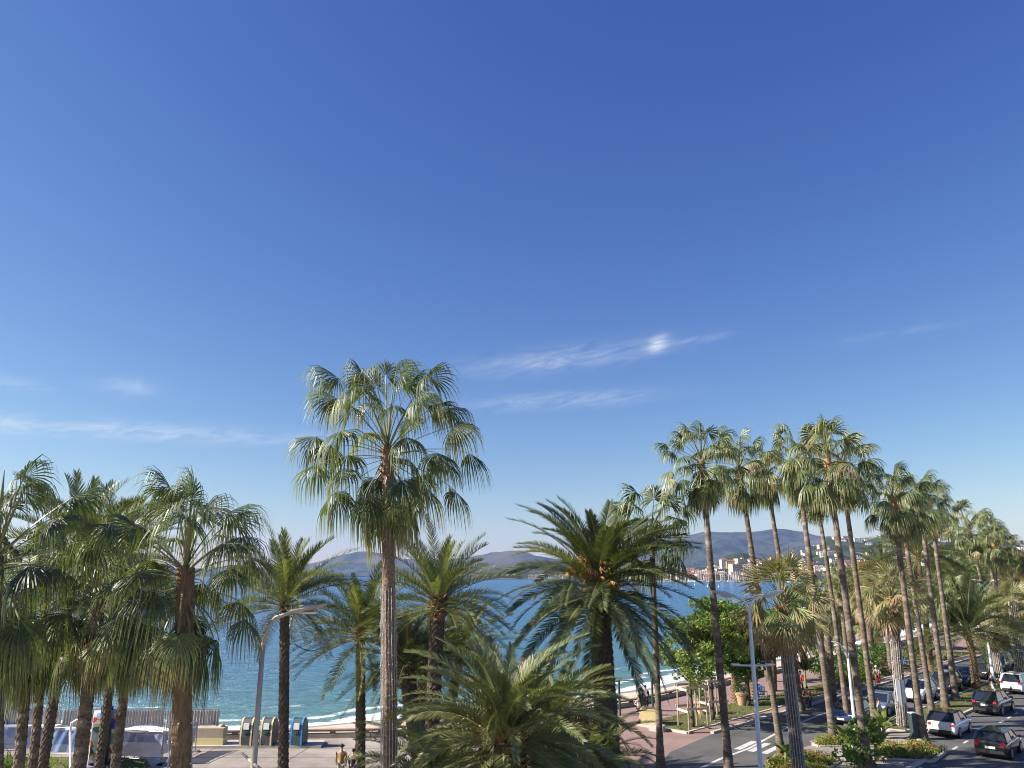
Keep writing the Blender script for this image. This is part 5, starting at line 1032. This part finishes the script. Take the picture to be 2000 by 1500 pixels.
# ------------------------------------------------------------------ cars
M['glass'] = mat('tinted_car_glass', (.015, .02, .03), rough=.05, spec=1.0, coat=.5); M['rubber'] = mat('tyre_rubber', (.018, .018, .018), rough=.8); M['rim'] = mat('alloy_rim', (.5, .5, .52), rough=.3, metal=.9)
M['red_lens'] = mat('red_tail_lens', (.55, .02, .03), rough=.15, coat=.6); M['clear_lens'] = mat('clear_lens', (.75, .77, .8), rough=.08, coat=.8); M['plate'] = mat('number_plate', (.78, .78, .76), rough=.4); M['blacktrim'] = mat('black_trim', (.02, .02, .022), rough=.5)
M['p_white'] = mat('white_car_paint', (.74, .75, .76), rough=.25, coat=.8); M['p_black'] = mat('black_car_paint', (.012, .013, .016), rough=.18, coat=1.0, spec=.6); M['p_grey'] = mat('dark_grey_car_paint', (.05, .055, .065), rough=.22, coat=1.0, metal=.3); M['p_blue'] = mat('navy_car_paint', (.02, .04, .12), rough=.2, coat=1.0); M['p_silver'] = mat('silver_blue_car_paint', (.22, .27, .34), rough=.25, coat=1.0, metal=.4); M['p_cream'] = mat('pale_roof_paint', (.62, .62, .60), rough=.25, coat=.8)
SHAPES = { # length, width, height, belt, hood z, [greenhouse x: rear base, rear top, front top, front base] (x=0 rear bumper)
 'hatch': (4.0, 1.75, 1.50, .92, .95, (.10, .55, 2.3, 3.05)), 'mini': (3.85, 1.74, 1.42, .93, .96, (.18, .50, 2.35, 2.85)), 'suv': (4.4, 1.84, 1.66, 1.02, 1.06, (.12, .55, 2.55, 3.3)), 'saloon': (4.6, 1.80, 1.45, .90, .94, (.75, 1.45, 2.8, 3.55)), 'van': (5.0, 1.95, 1.95, 1.12, 1.15, (.06, .25, 3.4, 4.25))}
def car(kind, paint, loc, heading, label, roof=None, group='cars on the avenue', stripe=False, boxy=0):
    L, Wd, H, belt, hood, (g0, g1, g2_, g3) = SHAPES[kind]; root = empty('car', loc, heading, label=label, cat='car', group=group); hw = Wd / 2
    # body: lofted sections along x (x forward), origin at centre
    st = [(0.0, .38, .62, .80, .84), (.06, .30, .70, .95, .93), (.35, .24, .78, belt, .985), (.9, .22, .8, belt + .02, 1.0), (L * .5, .22, .8, belt, 1.0), (g3, .22, .8, belt - .01, .995), (g3 + .25, .24, .78, hood - .05, .985), (L - .45, .26, .72, hood - .16, .95), (L - .12, .32, .62, hood - .30, .86), (L, .40, .55, .62, .74)]
    if kind != 'saloon': st[0] = (0.0, .38, .62, belt - .12, .90)
    vs = []
    for (x, z0, zm, zt, w) in st:
        a = hw * w; vs += [(x - L / 2, -a * .92, z0), (x - L / 2, -a, (z0 + zm) / 2), (x - L / 2, -a, zm), (x - L / 2, -a * .95, zt - .03), (x - L / 2, -a * .80, zt + .015), (x - L / 2, a * .80, zt + .015), (x - L / 2, a * .95, zt - .03), (x - L / 2, a, zm), (x - L / 2, a, (z0 + zm) / 2), (x - L / 2, a * .92, z0)]
    k = 10; n = len(st); b = MB(); b.add(vs, [[i * k + j, i * k + (j + 1) % k, (i + 1) * k + (j + 1) % k, (i + 1) * k + j] for i in range(n - 1) for j in range(k)] + [list(range(k))[::-1], [(n - 1) * k + j for j in range(k)]])
    bo = b.build('body', paint, root, smooth=True); bv = bo.modifiers.new('bevel', 'BEVEL'); bv.width = .05; bv.segments = 2; bv.limit_method = 'ANGLE'; bv.angle_limit = .5
    # greenhouse
    def ring_(x, z, w): return [(x - L / 2, -w, z), (x - L / 2, w, z)]
    wb, wt = hw * .90, hw * .72; zt = H - .06; zb = belt - .02
    gx = (g0, g1, g2_, g3); lo = [(g0 - L / 2, -wb, zb), (g0 - L / 2, wb, zb), (g3 - L / 2, wb, zb), (g3 - L / 2, -wb, zb)]; hi = [(g1 - L / 2, -wt, zt), (g1 - L / 2, wt, zt), (g2_ - L / 2, wt, zt), (g2_ - L / 2, -wt, zt)]
    V_ = lo + hi
    for nm_, f in (('rear_window', [0, 4, 5, 1]), ('side_window', [1, 5, 6, 2]), ('windscreen', [2, 6, 7, 3]), ('side_window', [3, 7, 4, 0])):
        b = MB(); q = [Vector(V_[i]) for i in f]; c = sum(q, Vector()) / 4; nn = (q[1] - q[0]).cross(q[2] - q[0]).normalized(); nn = nn if nn.dot(c - Vector((0, 0, .8))) > 0 else -nn
        b.add([tuple(p) for p in q] + [tuple(p - nn * .03) for p in q], [[0, 1, 2, 3], [7, 6, 5, 4]]); b.build(nm_, 'glass', root)
    b = MB()
    for i in range(4): b.tube([V_[i], V_[i + 4]], .085 if i < 2 else .045, 6)
    xm = (g0 * .45 + g3 * .55) - L / 2
    for s in (-1, 1): b.tube([(xm, s * wb * 1.0, zb), (xm - .1, s * wt * 1.0, zt)], .035, 5); b.tube([V_[4 if s < 0 else 5], V_[7 if s < 0 else 6]], .05, 5)
    b.build('pillars', roof or paint, root)
    b = MB(); a, c_ = g1 - L / 2 - .05, g2_ - L / 2 + .05; m_ = (a + c_) / 2
    b.add([(a, -wt * 1.02, zt), (a, wt * 1.02, zt), (c_, wt * 1.02, zt), (c_, -wt * 1.02, zt), (a + .12, -wt * .8, H), (a + .12, wt * .8, H), (c_ - .3, wt * .8, H), (c_ - .3, -wt * .8, H)], [[3, 2, 1, 0], [4, 5, 6, 7], [0, 1, 5, 4], [1, 2, 6, 5], [2, 3, 7, 6], [3, 0, 4, 7]]); b.build('roof', roof or paint, root)
    R_ = .33 if kind != 'suv' else .37
    for sx in (.78, L - .82):
        for s in (-1, 1):
            w_ = empty('wheel', (0, 0, 0)); w_.parent = root; x = sx - L / 2; b = MB(); b.tube([(x, s * (hw - .20), R_), (x, s * (hw + .012), R_)], R_, 20); b.build('tyre', 'rubber', w_)
            b = MB(); b.tube([(x, s * (hw + .0125), R_), (x, s * (hw + .022), R_)], R_ * .66, 16); b.build('rim', 'rim', w_)
    rx = -L / 2
    for s in (-1, 1):
        b = MB()
        if kind == 'mini': b.tube([(rx - .02, s * hw * .70, .80), (rx + .12, s * hw * .74, .82)], .135, 14)
        else: b.box((rx + .04, s * hw * .74, .80 if kind != 'suv' else .93), (.14, hw * .22, .14)); 
        b.build('taillight', 'red_lens', root)
        b = MB(); b.add([(L / 2 - .14, s * hw * .5, .56), (L / 2 - .10, s * hw * .80, .58), (L / 2 - .34, s * hw * .93, .70), (L / 2 - .26, s * hw * .55, .71), (L / 2 - .02, s * hw * .5, .56), (L / 2 - .06, s * hw * .80, .58), (L / 2 - .30, s * hw * .97, .72), (L / 2 - .2, s * hw * .55, .74)], [[0, 1, 2, 3], [4, 5, 6, 7], [0, 1, 5, 4], [1, 2, 6, 5], [2, 3, 7, 6], [3, 0, 4, 7]]); b.build('headlight', 'clear_lens', root)
        b = MB(); b.box((g3 - L / 2 - .25, s * (hw + .10), belt + .06), (.12, .18, .13)); b.build('mirror', paint, root)
    b = MB(); b.box((rx - .01, 0, .62 if kind == 'mini' else .74), (.04, .5, .12)); b.build('number_plate', 'plate', root)
    b = MB(); b.box((L / 2 + .005, 0, .46), (.04, .5, .11)); b.build('number_plate', 'plate', root)
    b = MB(); b.box((rx + .03, 0, .40), (.14, hw * 1.55, .16)); b.build('rear_bumper', 'blacktrim', root); b = MB(); b.box((L / 2 - .05, 0, .42), (.12, hw * 1.1, .14)); b.build('grille', 'blacktrim', root)
    b = MB(); b.box((0, 0, .24), (L * .9, Wd * .88, .1)); b.build('underbody', 'blacktrim', root)
    return root
HD = math.atan2(DV[1], DV[0])
def G(px, py): return at(px, py)
car('mini', 'p_black', Vector((*rd(53.8, -12.6), .008)), HD, 'small black hatchback with round red tail lights, nearest the bottom right corner', group='cars driving away on the right carriageway')
car('hatch', 'p_white', Vector((*rd(58.3, -16.3), .008)), HD, 'white hatchback with a black roof pulled in at the kerb', roof='p_black', group='cars driving away on the right carriageway')
car('suv', 'p_black', Vector((*rd(69.4, -16.2), .008)), HD - .04, 'dark hatchback with red tail lamps ahead of the white hatchback', group='cars driving away on the right carriageway')
car('suv', 'p_white', Vector((*rd(82.6, -17.0), .008)), HD - .12, 'white car seen from behind near the right edge', group='cars driving away on the right carriageway')
car('suv', 'p_grey', Vector((*rd(92, -18.2), .008)), HD - .1, 'dark blue-grey car at the right edge behind the white one', group='cars driving away on the right carriageway')
car('hatch', 'p_silver', Vector((*rd(98.5, -14.0), .008)), HD, 'silver-blue car farther up the right carriageway', group='cars driving away on the right carriageway')
car('saloon', 'p_grey', Vector((*rd(107, -15.5), .008)), HD, 'dark saloon far up the right carriageway', group='cars driving away on the right carriageway')
car('hatch', 'p_white', Vector((*rd(118, -15.2), .008)), HD, 'white car farthest up the right carriageway', group='cars driving away on the right carriageway')
LC = [('saloon', 'p_silver', 63.5, -22.2, 'silver-blue saloon with a big blue windscreen, left of the trunk with the sign'), ('hatch', 'p_blue', 57.8, -22.4, 'dark blue car mostly hidden by the dark tall trunk and plants'),
      ('suv', 'p_white', 71.5, -22.0, 'white car facing the viewer behind the flower-bed palm trunk'), ('suv', 'p_grey', 78.5, -21.9, 'dark SUV parked between the pair of tall trunks'), ('suv', 'p_blue', 84.5, -21.9, 'navy SUV parked right of the pair of tall trunks'),
      ('hatch', 'p_grey', 91, -21.9, 'dark parked car in the shade left of the orange-scarred date palm'), ('van', 'p_grey', 99, -22.0, 'dark people carrier parked behind the orange-scarred date palm'), ('hatch', 'p_silver', 108, -22, 'pale parked car beyond the people carrier'), ('suv', 'p_black', 116, -22, 'black parked car farthest along the median')]
for k_, p_, s_, o_, lab in LC: car(k_, p_, Vector((*rd(s_, o_), .008)), HD + math.pi, lab, group='cars on the seaward carriageway')
# road sign seen from the back, litter bin
root = empty('road_sign', at(1770, 1432), label='back of a tall white road sign on a grey post beside the light-wrapped trunk', cat='road sign'); b = MB(); b.tube([(0, 0, 0), (0, 0, 3.3)], .05, 8); b.build('post', 'steel', root)
b = MB(); b.add([(-.28, .06, 1.95), (.0, .06, 1.6), (.28, .06, 1.95), (.28, .06, 3.2), (-.28, .06, 3.3), (-.28, .1, 1.95), (.0, .1, 1.6), (.28, .1, 1.95), (.28, .1, 3.2), (-.28, .1, 3.3)], [[0, 1, 2, 3, 4], [9, 8, 7, 6, 5]] + [[i, (i + 1) % 5, 5 + (i + 1) % 5, 5 + i] for i in range(5)]); b.build('panel', 'label_white', root)
M['cab_dark'] = mat('dark_cabinet_paint', (.03, .05, .055), rough=.5)
root = empty('street_cabinet', at(1787, 1446), .3, label='tall dark green street cabinet behind the flower-bed palm', cat='cabinet'); b = MB(); b.box((0, 0, .8), (.34, .3, 1.55)); b.build('cabinet', 'cab_dark', root); b = MB(); b.box((0, 0, 1.61), (.38, .34, .06)); b.build('cap', 'lampwhite', root)

# ------------------------------------------------------------------ people
M['skin'] = mat('skin', (.48, .30, .22), rough=.55)
def skinned(name, verts, edges, radii, mt, parent, sub=2, root_i=0):
    me = bpy.data.meshes.new(name); me.from_pydata([tuple(v) for v in verts], edges, []); o = bpy.data.objects.new(name, me); COL.objects.link(o)
    sk = o.modifiers.new('s', 'SKIN'); sk.use_smooth_shade = True
    for i, r in enumerate(radii):
        r = r if hasattr(r, '__len__') else (r, r); me.skin_vertices[0].data[i].radius = r
    me.skin_vertices[0].data[root_i].use_root = True
    s2 = o.modifiers.new('d', 'SUBSURF'); s2.levels = sub; s2.render_levels = sub
    dg = bpy.context.evaluated_depsgraph_get(); dg.update(); nm = bpy.data.meshes.new_from_object(o.evaluated_get(dg)); bpy.data.objects.remove(o); bpy.data.meshes.remove(me)
    nm.name = name; nm.materials.clear(); nm.materials.append(M[mt]); return link(name, nm, parent)
def cloth_mat(n, c): 
    if n not in M: M[n] = mat(n, c, tuple(x * .75 for x in c), rough=.85, scale=5)
    return n
def person(loc, heading, label, top, trousers, hair=(.04, .03, .02), pose='walk', phase=1.0, H=1.74, shorts=False, helmet=None, sleeves=True, lean=0.0, pack=None, skirt=None):
    """facing +x locally"""
    root = empty('person', loc, heading, label=label, cat='person', group='people on the promenade and road'); k = H / 1.74; root.scale = (k, k, k)
    V = Vector; hip = V((0, 0, .93)); ph_ = .23 * phase
    if pose == 'walk': legs = [(V((.02, -.09, .90)), V((.16 * phase + .03, -.10, .50)), V((ph_ * 1.1, -.10, .09)), V((ph_ * 1.1 + .17, -.11, .035))), (V((.0, .09, .90)), V((-.02 * phase, .10, .49)), V((-ph_ * 1.2, .10, .12)), V((-ph_ * 1.2 + .16, .11, .05)))]
    elif pose == 'run': legs = [(V((.02, -.09, .90)), V((.32, -.10, .62)), V((.18, -.10, .24)), V((.34, -.11, .20))), (V((.0, .09, .90)), V((.02, .10, .49)), V((-.12, .10, .10)), V((.05, .11, .04)))]
    elif pose == 'ride': hip = V((-.12, 0, .98)); legs = [(V((-.10, -.09, .95)), V((.26, -.12, .78)), V((.12, -.13, .40)), V((.28, -.13, .38))), (V((-.10, .09, .95)), V((.22, .12, .60)), V((.02, .13, .22)), V((.18, .13, .20)))]
    else: legs = [(V((0, -.09, .90)), V((.02, -.10, .49)), V((0, -.11, .09)), V((.16, -.12, .04))), (V((0, .09, .90)), V((.02, .10, .49)), V((0, .11, .09)), V((.16, .12, .04)))]
    ln = .45 if pose == 'ride' else lean; ch = hip + V((math.sin(ln) * .42, 0, math.cos(ln) * .42)); nk = hip + V((math.sin(ln) * .56 + .01, 0, math.cos(ln) * .56)); hd = nk + V((.03 + ln * .05, 0, .16)); tp = hd + V((0.01, 0, .10))
    if pose == 'ride': arms = [(ch + V((0, s * .20, .04)), ch + V((.22, s * .25, -.20)), ch + V((.46, s * .22, -.22))) for s in (-1, 1)]
    elif pose == 'run': arms = [(ch + V((0, -.20, .04)), ch + V((-.18, -.25, -.18)), ch + V((.06, -.22, -.24))), (ch + V((0, .20, .04)), ch + V((.10, .25, -.22)), ch + V((.32, .20, -.08)))]
    else: arms = [(ch + V((0, -.20, .04)), ch + V((-.10 * phase, -.25, -.25)), ch + V((-.08 * phase + .08, -.25, -.50))), (ch + V((0, .20, .04)), ch + V((.08 * phase, .25, -.25)), ch + V((.16 * phase + .08, .24, -.47)))]
    vs = [hip, hip + (ch - hip) * .5, ch, nk, hd - V((0, 0, .02)), tp]; ed = [(0, 1), (1, 2), (2, 3), (3, 4), (4, 5)]; ra = [(.13, .11), (.12, .10), (.15, .11), (.055, .055), (.082, .09), (.07, .08)]
    for L_ in legs:
        i = len(vs); vs += list(L_); ed += [(0, i), (i, i + 1), (i + 1, i + 2), (i + 2, i + 3)]; ra += [.095, .062, .042, .035]
    for A in arms:
        i = len(vs); vs += list(A); ed += [(2, i), (i, i + 1), (i + 1, i + 2)]; ra += [.055, .042, .030]
        hand = A[2]; d = (A[2] - A[1]).normalized(); sd = d.cross(V((0, 0, 1))); sd = sd.normalized() if sd.length > .1 else V((0, 1, 0)); palm_ = len(vs); vs.append(hand + d * .07); ed.append((i + 2, palm_)); ra.append((.034, .02))
        for f, (off_, ll) in enumerate(((-.028, .055), (-.010, .068), (.010, .064), (.028, .05))):
            j = len(vs); vs += [vs[palm_] + sd * off_ + d * .03, vs[palm_] + sd * off_ * 1.1 + d * ll + V((.012, 0, -.005))]; ed += [(palm_, j), (j, j + 1)]; ra += [.009, .007]
        j = len(vs); vs += [hand + sd * -.04 + d * .04, hand + sd * -.055 + d * .075]; ed += [(i + 2, j), (j, j + 1)]; ra += [.010, .008]
    body = skinned('body', vs, ed, ra, 'skin', root, 1)
    b = MB(); b.tube([hd + V((.075, 0, .0)), hd + V((.115, 0, -.02))], [.012, .016], 5); b.build('nose', 'skin', root)
    b = MB(); [b.sphere(hd + V((.078, s * .032, .025)), .011, n=5, k=4) for s in (-1, 1)]; b.build('eyes', 'blacktrim', root)
    b = MB(); [b.sphere(hd + V((.0, s * .082, .0)), .02, n=5, k=4) for s in (-1, 1)]; b.build('ears', 'skin', root)
    tv = [hip + V((0, 0, -.06)), hip + V((0, 0, .05)), hip + (ch - hip) * .55, ch + V((0, 0, .02)), ch + (nk - ch) * .6]; te = [(0, 1), (1, 2), (2, 3), (3, 4)]; trd = [(.15, .13), (.145, .125), (.145, .12), (.17, .125), (.08, .075)]
    if sleeves:
        for A in arms: i = len(tv); e_ = A[1].lerp(A[2], .9 if sleeves is True else .05); tv += [A[0], A[1], e_] if sleeves is True else [A[0], A[0].lerp(A[1], .7)]; te += [(3, i), (i, i + 1)] + ([(i + 1, i + 2)] if sleeves is True else []); trd += [.068, .055, .042] if sleeves is True else [.066, .058]
    skinned('shirt', tv, te, trd, top, root, 1, 2)
    lv = [hip + V((0, 0, .0))]; le = []; lr = [(.145, .125)]
    for L_ in legs:
        i = len(lv); lv += [L_[0] - V((0, 0, .03)), L_[1]] + ([] if shorts else [L_[2] + V((0, 0, .03))]); 
        if shorts: lv[-1] = L_[0].lerp(L_[1], .75)
        le += [(0, i), (i, i + 1)] + ([] if shorts else [(i + 1, i + 2)]); lr += [.108, .08 if not shorts else .095] + ([] if shorts else [.062])
    skinned('trousers', lv, le, lr, trousers, root, 1)
    b = MB()
    for L_ in legs: b.tube([L_[2] + V((-.05, 0, -.045)), L_[2] + V((.03, 0, -.03)), L_[3] + V((.05, 0, 0))], [.045, .05, .03], 7)
    b.build('shoes', 'blacktrim', root)
    if helmet: b = MB(); b.sphere(tp + V((-.01, 0, -.02)), .125, n=12, k=8, zs=.85); b.build('helmet', helmet, root, smooth=True)
    else:
        hm_ = cloth_mat('hair_%d' % int(hair[0] * 100), hair); b = MB(); b.sphere(tp + V((-.025, 0, -.045)), .098, n=12, k=8, zs=1.0); b.build('hair', hm_, root, smooth=True)
    if pack: b = MB(); b.box(ch + V((-.20, 0, -.08)), (.16, .28, .42), taper=.85); b.build('backpack', pack, root)
    return root
cm_ = cloth_mat
cm_('dark_jacket', (.03, .035, .05)); cm_('dark_trousers', (.025, .025, .03)); cm_('white_shirt', (.75, .75, .74)); cm_('red_top', (.5, .03, .03)); cm_('blue_pale', (.35, .5, .55)); cm_('mustard', (.40, .24, .05)); cm_('grey_top', (.3, .3, .32)); cm_('beige', (.45, .36, .27)); cm_('greypack', (.32, .34, .4))
person(at(1262, 1389), R(75), 'man in a dark jacket and trousers with a pale backpack walking by the green posts', 'dark_jacket', 'dark_trousers', pose='walk', pack='greypack', H=1.8)
person(at(1249, 1410), R(-60), 'runner in a white top and dark shorts left of the yellow planter box', 'white_shirt', 'dark_trousers', pose='run', shorts=True, sleeves='short')
person(at(1203, 1395), R(200), 'dark-clad person partly hidden by canary palm fronds left of the first green post', 'dark_jacket', 'dark_trousers', pose='stand')
person(at(664, 1530), R(100), 'person in a long mustard coat at the bottom edge left of a palm trunk', 'mustard', 'beige', pose='stand', H=1.75)
person(at(687, 1534), R(80), 'person in dark clothes at the bottom edge hidden against the palm trunk', 'dark_jacket', 'dark_trousers', pose='stand', H=1.62)
person(at(1721, 1420), R(-40), 'walker in a pale blue top among plants in front of the silver-blue saloon', 'blue_pale', 'dark_trousers', pose='walk', H=1.78)
person(at(1940, 1357), R(-60), 'person in a black top and pale trousers standing in the shade by the white car', 'dark_jacket', 'white_shirt', pose='walk')
person(at(1703, 1322), R(-130), 'bare-armed stroller in beige far off, behind the twin tall trunks', 'beige', 'dark_trousers', pose='walk', sleeves='short')
person(at(1566, 1352), R(-120), 'stroller in red on the promenade behind the stout light-wrapped trunk', 'red_top', 'dark_trousers', pose='walk')
person(at(1835, 1283), R(20), 'distant stroller in grey on the promenade beyond the second tall pair of trunks', 'grey_top', 'dark_trousers', pose='walk')
def bicycle(loc, heading, label, paint='blacktrim'):
    root = empty('bicycle', loc, heading, label=label, cat='bicycle', group='bicycles on the road')
    for x in (-.5, .54):
        w = empty('wheel', (x, 0, .34)); w.parent = root; b = MB(); b.tube([(math.cos(a) * .33, 0, math.sin(a) * .33) for a in np.linspace(0, 6.2832, 25)], .018, 6, caps=False); b.build('tyre', 'rubber', w)
        b = MB(); [b.tube([(0, 0, 0), (math.cos(a) * .32, 0, math.sin(a) * .32)], .004, 3, caps=False) for a in np.linspace(0, 6.28, 17)[:-1]]; b.build('spokes', 'steel', w)
    b = MB(); bb = (0, 0, .3); st = (-.16, 0, .82); hdp = (.36, 0, .84)
    for p, q in ((bb, st), (bb, hdp), (st, hdp), (st, (-.5, 0, .34)), (bb, (-.5, 0, .34)), (hdp, (.54, 0, .34))): b.tube([p, q], .022, 6)
    b.build('frame', paint, root); b = MB(); b.box((-.19, 0, .9), (.26, .14, .06)); b.tube([(-.16, 0, .8), (-.18, 0, .9)], .016, 6); b.build('saddle', 'blacktrim', root)
    b = MB(); b.tube([(.36, 0, .84), (.34, 0, .98)], .016, 6); b.tube([(.34, -.28, 1.0), (.34, .28, 1.0)], .016, 6); b.build('handlebar', 'blacktrim', root); b = MB(); b.tube([(0, -.14, .26), (0, .14, .34)], .02, 5); b.build('pedals', 'blacktrim', root)
p = at(1582, 1389); bicycle(p, R(-135), 'bicycle ridden by the cyclist in the red top'); person(p, R(-135), 'cyclist in a bright red top riding toward the viewer on the seaward carriageway', 'red_top', 'dark_trousers', pose='ride')
p = at(1716, 1340); bicycle(p, R(-130), 'bicycle ridden by the helmeted cyclist'); person(p, R(-130), 'cyclist with a white helmet and a grey and red top farther up the road', 'grey_top', 'red_top', pose='ride', helmet='white_shirt')

# ------------------------------------------------------------------ air
hz_ = MB(); hz_.box((1000, 4400, 198.5), (18000, 11000, 404)); M['air'] = m = bpy.data.materials.new('haze_air'); m.use_nodes = True; t = m.node_tree; t.nodes.clear()
o_ = N(t, 'ShaderNodeOutputMaterial'); v_ = N(t, 'ShaderNodeVolumePrincipled'); v_.inputs['Color'].default_value = (.36, .54, 1.0, 1); v_.inputs['Density'].default_value = .00006; v_.inputs['Anisotropy'].default_value = 0.2; t.links.new(v_.outputs[0], o_.inputs['Volume'])
tag(hz_.build('haze', 'air'), kind='stuff')
